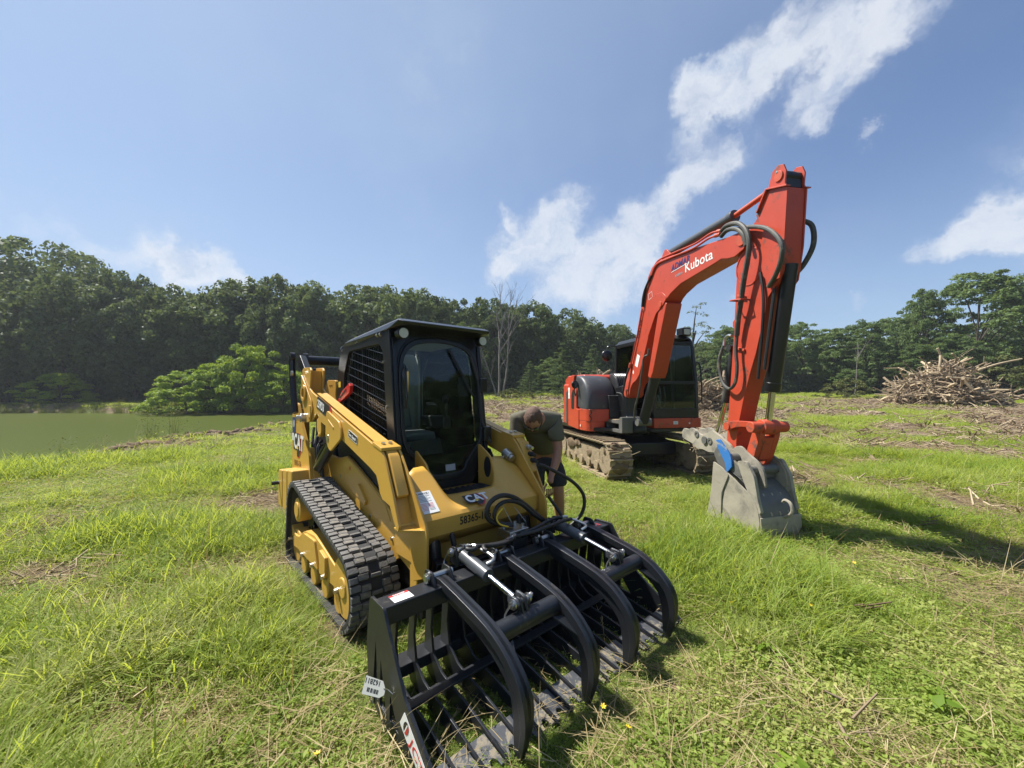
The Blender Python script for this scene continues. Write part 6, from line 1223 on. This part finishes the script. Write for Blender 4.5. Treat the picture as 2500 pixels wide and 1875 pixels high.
    ap(G().cyl((3.715, -.12, 3.84), (3.715, .12, 3.84), .06, 18), 'cylinder_pin', 'black'); ap(G().box((3.60, -.10, 3.71), (3.77, .10, 3.80)), 'cheek_web', 'black')
    ap(G().prism([(3.02, 2.30), (2.94, 2.38), (2.94, 2.44), (3.03, 2.50)], 'y', -.06, -.04), 'lug', 'orange'); ap(G().tube([(3.10, -.11, 2.66), (3.10, -.22, 2.66), (3.27, -.22, 2.64), (3.27, -.10, 2.64)], .010, 6, 2), 'hose_guide', 'orange', 0)
    ap(G().bar((3.10, -.12, 2.72), (3.22, -.12, 2.68), .03, .03), 'hose_guide', 'orange'); ap(G().bar((3.06, -.115, 2.10), (3.20, -.115, 2.06), .025, .03), 'pipe_clip', 'orange_dk')
    ap(G().tube([(3.135, -.16, 2.28), (3.12, -.165, 2.06), (3.14, -.17, 1.86), (3.11, -.17, 1.69), (3.01, -.165, 1.61), (2.88, -.15, 1.67), (2.80, -.13, 1.80), (2.77, -.12, 1.98), (2.80, -.08, 2.16)], .020, 8), 'arm_hose', 'hose_old', 0)
    ap(G().tube([(2.80, -.08, 2.12), (2.80, -.06, 2.24), (2.86, -.06, 2.28), (2.92, -.06, 2.27)], .018, 8), 'hose_elbow', 'zinc', 0)
    # arm (stick) cylinder above the boom
    sc = G().cyl((1.52, 0, 3.79), (2.90, 0, 3.775), .066, 22).cyl((2.84, 0, 3.775), (2.93, 0, 3.775), .078, 22).obj('arm_cylinder', 'steel', T, .006, **B)
    G().cyl((2.92, 0, 3.775), (3.70, 0, 3.84), .032, 16).obj('piston_rod', 'orange_dk', sc); G().cyl((1.52, -.10, 3.79), (1.52, .10, 3.79), .035, 14).obj('cylinder_pin', 'zinc', sc)
    # bucket cylinder on the front of the arm
    kc = G().cyl((3.72, 0, 2.92), (3.47, 0, 1.60), .072, 24).cyl((3.485, 0, 1.68), (3.465, 0, 1.58), .080, 24).obj('bucket_cylinder', 'black', T, .006, **B)
    G().cyl((3.47, 0, 1.60), (3.40, 0, 1.20), .036, 16).obj('piston_rod', 'chrome', kc); G().tube([(3.63, -.09, 2.80), (3.57, -.10, 2.40), (3.47, -.10, 1.82)], .018, 7).obj('cylinder_pipe', 'plastic', kc); G().tube([(3.46, -.13, 2.90), (3.50, -.13, 2.60), (3.46, -.12, 2.20), (3.39, -.11, 1.72)], .016, 7).obj('cylinder_hose', 'hose', kc)
    G().cyl((3.64, -.10, 2.82), (3.64, -.05, 2.80), .022, 8).cyl((3.60, .06, 2.72), (3.60, .13, 2.72), .028, 8).obj('pipe_fitting', 'zinc', kc)
    # bucket linkage
    lk = G().cyl((3.40, -.23, 1.18), (3.40, .23, 1.18), .062, 20).cyl((3.40, -.10, 1.18), (3.40, .10, 1.18), .085, 20).obj('link_roll', 'orange_dk', T, .008, **B)
    for s in (-1, 1):
        G().prism([(p.x, p.y) for p in catmull([(2.93, 1.20, 0), (3.05, 1.225, 0), (3.22, 1.235, 0), (3.40, 1.235, 0)], 4)] + [(3.44, 1.18), (3.40, 1.12)] + [(p.x, p.y) for p in catmull([(3.30, 1.165, 0), (3.12, 1.155, 0), (2.95, 1.10, 0)], 4)] + [(2.90, 1.15)], 'y', s * .125, s * .155).obj('side_link', 'orange', lk, .008); G().cyl((2.945, s * .10, 1.15), (2.945, s * .17, 1.15), .05, 16).obj('link_pin', 'orange_dk', lk)
        G().prism(rc([(3.34, 1.18), (3.45, 1.20), (3.42, 1.05), (3.33, .82), (3.26, .72), (3.18, .76), (3.25, .95)], .03), 'y', s * .06, s * .13).obj('bucket_link', 'orange_dk', lk, .008)
    G().prism(rc([(3.37, 1.08), (3.42, 1.06), (3.33, .80), (3.27, .82)], .01), 'y', -.06, .06).obj('link_web', 'orange_dk', lk, .006)
    # thumb: toothed muddy jaw folded back, worked by a cylinder behind the arm
    tp = [(2.0, .99), (2.05, 1.05), (2.16, 1.04), (2.22, 1.07), (2.32, 1.055), (2.38, 1.01), (2.46, .99), (2.54, 1.02), (2.66, 1.075), (2.80, 1.02), (2.98, .93), (3.06, .84), (3.02, .74), (2.92, .715), (2.80, .75), (2.70, .79), (2.58, .78), (2.46, .80), (2.34, .79), (2.24, .85), (2.10, .88), (2.01, .91)]
    th = G().prism(rc(tp, .02), 'y', -.15, -.115).obj('thumb', 'bucket', T, .006, **B); G().prism(rc(tp, .02), 'y', .115, .15).obj('thumb_plate', 'bucket', th, .006)
    G().box((2.15, -.115, .90), (2.95, .115, .93)).obj('thumb_web', 'bucket', th, .006)
    for x, z in ((2.52, .93), (2.86, .82)): G().cyl((x, -.17, z), (x, .17, z), .05, 16).obj('thumb_pin', 'bucket2', th)
    for x, z, y in ((2.35, .99, -.13), (2.62, .93, -.13)): G().ring((x, y - .022, z), (0, -1, 0), .02, .045, .008, 16).obj('weld_ring', 'bucket2', th)
    tc = G().cyl((2.90, 0, 2.10), (2.73, 0, 1.44), .058, 20).obj('thumb_cylinder', 'plastic', T, .005, **B); G().cyl((2.73, 0, 1.44), (2.54, 0, .95), .030, 14).obj('piston_rod', 'chrome', tc); G().cyl((2.91, -.10, 2.12), (2.91, .10, 2.12), .04, 14).obj('cylinder_pin', 'plastic', tc)
    # bucket: side plates, curved shell, hinge ears, lifting eye
    W_ = .262; piv = Vector((3.30, -.345, 0)); KM = BM @ Matrix.Translation(piv) @ Euler((0, 0, R(7))).to_matrix().to_4x4() @ Matrix.Translation(-piv) @ Matrix.Translation((0, -.083, 0))
    sp_ = [(3.03, .735), (3.10, .70), (3.26, .62), (3.46, .50), (3.555, .43), (3.605, .32), (3.625, .20), (3.605, .10), (3.56, .035), (3.48, .005), (3.20, .0), (2.86, -.015), (2.86, .02), (2.935, .20), (2.99, .40), (3.01, .60)]
    bk = G().prism(sp_, 'y', -W_ - .016, -W_).obj('bucket', 'bucket', T, .004, M4=KM); kp = lambda g, nm, m='bucket2', bev=.004: g.obj(nm, m, bk, bev)
    kp(G().prism(sp_, 'y', W_, W_ + .016), 'bucket_side', 'bucket')
    shell = [(3.22, .66), (3.36, .60), (3.50, .50), (3.60, .37), (3.64, .22), (3.62, .09), (3.54, .0), (3.40, -.015), (2.85, -.02)]; sc_ = [(p.x, p.y) for p in catmull([(x, z, 0) for x, z in shell], 4)]
    inn = [(x - .018 * (1 if z > .05 else 0) - .0, z + .014) for x, z in sc_]
    kp(G().prism(sc_ + inn[::-1], 'y', -W_ + .001, W_ - .001), 'bucket_shell')
    kp(G().prism([(3.645, .25), (3.655, .13), (3.60, .0), (3.585, .005), (3.635, .13), (3.63, .25)], 'y', -W_ - .02, W_ + .02), 'wear_plate', 'bucket')
    kp(G().prism(rc([(2.985, .42), (3.02, .745), (3.16, .69), (3.24, .62), (3.14, .40), (3.12, .02), (3.06, .0), (2.90, .0)], .02), 'y', -W_ - .030, -W_ - .0165), 'side_cutter', 'bucket')
    kp(G().tube([(3.20, -W_ - .017, .60), (3.16, -W_ - .018, .45), (3.12, -W_ - .018, .25), (3.115, -W_ - .018, .02)], .010, 6), 'weld_bead', 'bucket2', 0)
    for k in range(5): y = -W_ + .03 + (2 * W_ - .06) * k / 4; kp(G().hull([(2.95, y - .035, .02), (2.95, y + .035, .02), (2.95, y - .035, -.015), (2.95, y + .035, -.015), (2.78, y - .02, -.03), (2.78, y + .02, -.03)]), 'bucket_tooth', 'wornsteel', .004)
    for s in (-1, 1):
        ear = rc([(3.04, .70), (3.12, .92), (3.22, .95), (3.30, .88), (3.44, .80), (3.52, .70), (3.54, .52), (3.40, .50), (3.24, .60)], .05)
        kp(G().prism(ear, 'y', .083 + s * .14, .083 + s * .17), 'hinge_ear', 'bucket')
        kp(G().prism(rc([(3.34, .80), (3.46, .82), (3.56, .66), (3.60, .44), (3.64, .30), (3.60, .28), (3.50, .44), (3.42, .60)], .03), 'y', s * (W_ - .03), s * (W_ + .012)), 'corner_guard', 'bucket')
    for x, z, r in ((3.17, .80, .052), (3.40, .70, .050)): kp(G().cyl((x, -.225, z), (x, .26, z), r, 18), 'bucket_pin', 'bucket2', .005)
    kp(G().ring((3.40, -.262, .70), (0, 1, 0), .03, .062, .05, 20), 'pin_collar', 'bucket2'); kp(G().ring((3.52, -.262, .62), (0, 1, 0), .02, .04, .03, 16), 'pin_collar', 'bucket2')
    kp(G().box((3.10, -.245, .60), (3.40, .245, .66)), 'top_plate', 'bucket2')
    # worn blue fin at the near side
    fin = [(p.x, p.y) for p in catmull([(3.045, 1.0, 0), (3.09, 1.015, 0), (3.14, .97, 0), (3.21, .90, 0), (3.26, .82, 0), (3.27, .72, 0)], 4)] + [(3.20, .64), (3.17, .76), (3.10, .86), (3.06, .93)]
    kp(G().prism(fin, 'y', -W_ - .012, -W_ + .012), 'blue_fin', 'blue')
    kp(G().prism(rc([(2.98, .84), (3.06, .96), (3.20, .84), (3.42, .70), (3.40, .62), (3.16, .64), (3.04, .72)], .03), 'y', -W_ + .013, -W_ + .04), 'fin_backing', 'bucket2')
    ek = [Vector((3.645, .04, .24)), Vector((3.70, .04, .27)), Vector((3.735, .04, .33)), Vector((3.715, .04, .40)), Vector((3.66, .04, .42)), Vector((3.63, .04, .395))]
    kp(G().tube(ek, .017, 8), 'lifting_hook', 'bucket', 0)
    for k in range(3): kp(G().bar((3.53, -.12 + .12 * k, .47), (3.64, -.12 + .12 * k, .26), .02, .012), 'wear_strip', 'bucket')
    return T
def sh_loft(y, s):
    y0, y1 = (.645, 1.08) if s > 0 else (-1.08, -.645)
    pr = [(-.066, 0), (.066, 0), (.062, .020), (-.022, .022), (-.028, .050), (-.050, .050), (-.060, .020)]; n = len(pr)
    return [(x, y0, z) for x, z in pr] + [(x, y1, z) for x, z in pr], [tuple(range(n)), tuple(range(2 * n - 1, n - 1, -1))] + [(i, (i + 1) % n, n + (i + 1) % n, n + i) for i in range(n)]
make_excavator()
# ------------------------------------------------------------------ man bending over the far side of the loader
def skin(name, nodes, edges, m, parent, sub=2):
    me = bpy.data.meshes.new(name); me.from_pydata([n[:3] for n in nodes], edges, []); me.materials.append(M[m])
    o = link(name, me, parent); md = o.modifiers.new('skin', 'SKIN'); md.use_smooth_shade = True
    if not me.skin_vertices: 
        bm = bmesh.new(); bm.from_mesh(me); bm.verts.layers.skin.verify(); bm.to_mesh(me); bm.free()
    for k, n in enumerate(nodes):
        v = me.skin_vertices[0].data[k]; r = n[3]; v.radius = r if isinstance(r, tuple) else (r, r); v.use_root = k == 0
    s = o.modifiers.new('smooth', 'SUBSURF'); s.levels = sub; s.render_levels = sub; return o
def make_man():
    # own frame: x = his left-right (image x), y = away from the viewer, z up; origin between the feet
    o = (.39, 4.30, 0); T = empty('person', o, (0, 0, 0), 'man in olive t-shirt, dark shorts and sunglasses bending down beside the loader', 'person'); T.scale = (1.03, 1.03, 1.035)
    N_ = []; E_ = []
    def nd(*a): N_.append(a); return len(N_) - 1
    def ch(*ids): E_.extend(zip(ids, ids[1:]))
    pel = nd(-.03, .02, .92, (.12, .10)); wa = nd(-.07, -.11, 1.06, (.105, .085)); cst = nd(-.13, -.30, 1.22, (.115, .085)); up = nd(-.16, -.43, 1.285, (.095, .075)); nk = nd(-.175, -.52, 1.29, .06); hb = nd(-.185, -.575, 1.285, .07)
    ch(pel, wa, cst, up, nk, hb)
    for s in (-1, 1):
        hp = nd(-.03 + s * .09, .02, .86, .095); kn = nd(-.02 + s * .12, -.05, .50, .062); cf = nd(-.01 + s * .125, .02, .34, .062); an = nd(0 + s * .13, .05, .09, .040); ft = nd(0 + s * .14, -.08, .04, .038); ch(pel, hp, kn, cf, an, ft)
        sh = nd(-.155 + s * .17, -.41, 1.25, .070); el = nd(-.13 + s * .185, -.44, .98, .047) if s > 0 else nd(-.15 + s * .18, -.46, .99, .047); fa = nd(-.12 + s * .14, -.50, .86, .042); wr = nd(-.10 + s * .075, -.56, .765, .028); pm = nd(-.095 + s * .055, -.585, .70, .034); ch(up, sh, el, fa, wr, pm)
    skin('body', N_, E_, 'skin', T)
    # hands: four fingers and a thumb each, curled
    for s in (-1, 1):
        p = Vector((-.095 + s * .055, -.585, .70))
        for k, L in enumerate((.075, .082, .078, .062)):
            a = p + Vector((.0, -.006 + .0, -.01)) + Vector((s * (-.027 + .018 * k), -.012, -.03)); G().tube([a, a + Vector((0, -.012, -L * .5)), a + Vector((-s * .012, .006, -L * .85)), a + Vector((-s * .02, .028, -L))], .0085, 7, 3, True, .0065).obj('finger', 'skin', T)
        G().tube([p + Vector((-s * .025, -.01, .0)), p + Vector((-s * .048, -.025, -.03)), p + Vector((-s * .045, -.03, -.06))], .0105, 7, 3, True, .008).obj('thumb', 'skin', T)
    # head bowed forward and down
    hc = Vector((-.19, -.645, 1.285)); Q = Matrix.Translation(hc) @ Euler((R(62), R(4), R(-8))).to_matrix().to_4x4()   # head frame: +z crown, -y face
    hs = 1.0
    g = G().ball((0, 0, 0), .1, 4)
    def headf(v):
        x, y, z = v / .1; w = .078 * (1 - .14 * max(0, -z) ** 1.5); yy = .098 * (1 - .10 * max(0, -z)); zz = .118
        q = Vector((x * w, y * yy, z * zz))
        if y < 0:
            q.y -= .022 * math.exp(-((x / .16) ** 2 + ((z + .12) / .20) ** 2)) + .010 * math.exp(-((x / .35) ** 2 + ((z + .72) / .18) ** 2)) - .008 * math.exp(-(((abs(x) - .38) / .22) ** 2 + ((z - .08) / .14) ** 2)) + .006 * math.exp(-((x / .3) ** 2 + ((z + .46) / .09) ** 2))
        return q
    h = g.map(headf).obj('head', 'skin', T, ang=0, M4=Q)
    g = G().ball((0, 0, 0), .1, 4); g.map(headf)
    hv = [i for i, v in enumerate(g.V) if v[2] > .028 - .0 * v[1] + (-.10 if v[1] > .02 else 0) + (.045 if v[1] < -.06 else 0) - (.05 if abs(v[0]) > .06 and v[1] > -.03 else 0)]; sx = set(hv); mp_ = {v: k for k, v in enumerate(hv)}
    gh = G().raw([Vector(g.V[i]) * (1.055 + .018 * noise.noise(Vector(g.V[i]) * 60)) for i in hv], [tuple(mp_[i] for i in f) for f in g.F if all(i in sx for i in f)])
    hr = gh.obj('hair', 'hair', h, ang=0); so = hr.modifiers.new('thickness', 'SOLIDIFY'); so.thickness = .006
    for s in (-1, 1): G().ball((s * .078, .008, -.01), .02, 2, (.45, .75, 1.5)).obj('ear', 'skin', h, ang=0)
    sg = G().hull([(-.066, -.094, .022), (-.012, -.106, .022), (-.066, -.090, -.014), (-.016, -.104, -.016), (-.064, -.086, .022), (-.014, -.098, .020)]).hull([(.066, -.094, .022), (.012, -.106, .022), (.066, -.090, -.014), (.016, -.104, -.016), (.064, -.086, .022), (.014, -.098, .020)]).bar((-.014, -.106, .012), (.014, -.106, .012), .008, .006)
    for s in (-1, 1): sg.tube([(s * .066, -.090, .012), (s * .079, -.03, .012), (s * .080, .015, .008)], .004, 5, 3)
    sg.obj('sunglasses', 'shades', h)
    g = G().ball((0, -.058, -.082), .05, 3, (1.05, .75, .62)); g.obj('beard', 'hair', h, ang=0)
    # clothes
    N_ = []; E_ = []
    pel = nd(-.03, .02, .90, (.175, .140)); wa = nd(-.07, -.11, 1.05, (.172, .135)); cst = nd(-.13, -.30, 1.22, (.190, .140)); up = nd(-.16, -.43, 1.285, (.145, .112)); nk = nd(-.168, -.49, 1.292, (.085, .075)); ch(pel, wa, cst, up, nk)
    for s in (-1, 1): sh = nd(-.155 + s * .175, -.41, 1.252, .094); el = nd(-.145 + s * .190, -.425, 1.10, .080); e2 = nd(-.14 + s * .191, -.43, 1.05, .080); ch(up, sh, el, e2)
    skin('tshirt', N_, E_, 'shirt', T)
    N_ = []; E_ = []; pel = nd(-.03, .02, .93, (.165, .135)); pl = nd(-.03, .02, .86, (.172, .14)); ch(pel, pl)
    for s in (-1, 1): a = nd(-.03 + s * .095, .02, .80, .120); b = nd(-.02 + s * .115, -.02, .60, .108); c = nd(-.02 + s * .12, -.035, .53, .108); ch(pl, a, b, c)
    skin('shorts', N_, E_, 'shorts', T)
    for s in (-1, 1): N_ = []; E_ = []; a = nd(s * .13, .055, .14, .052); b = nd(s * .13, .06, .05, .052); c = nd(s * .14, -.03, .045, .050); d = nd(s * .145, -.15, .035, .042); ch(a, b, c, d); skin('boot', N_, E_, 'shoe', T)
make_man()
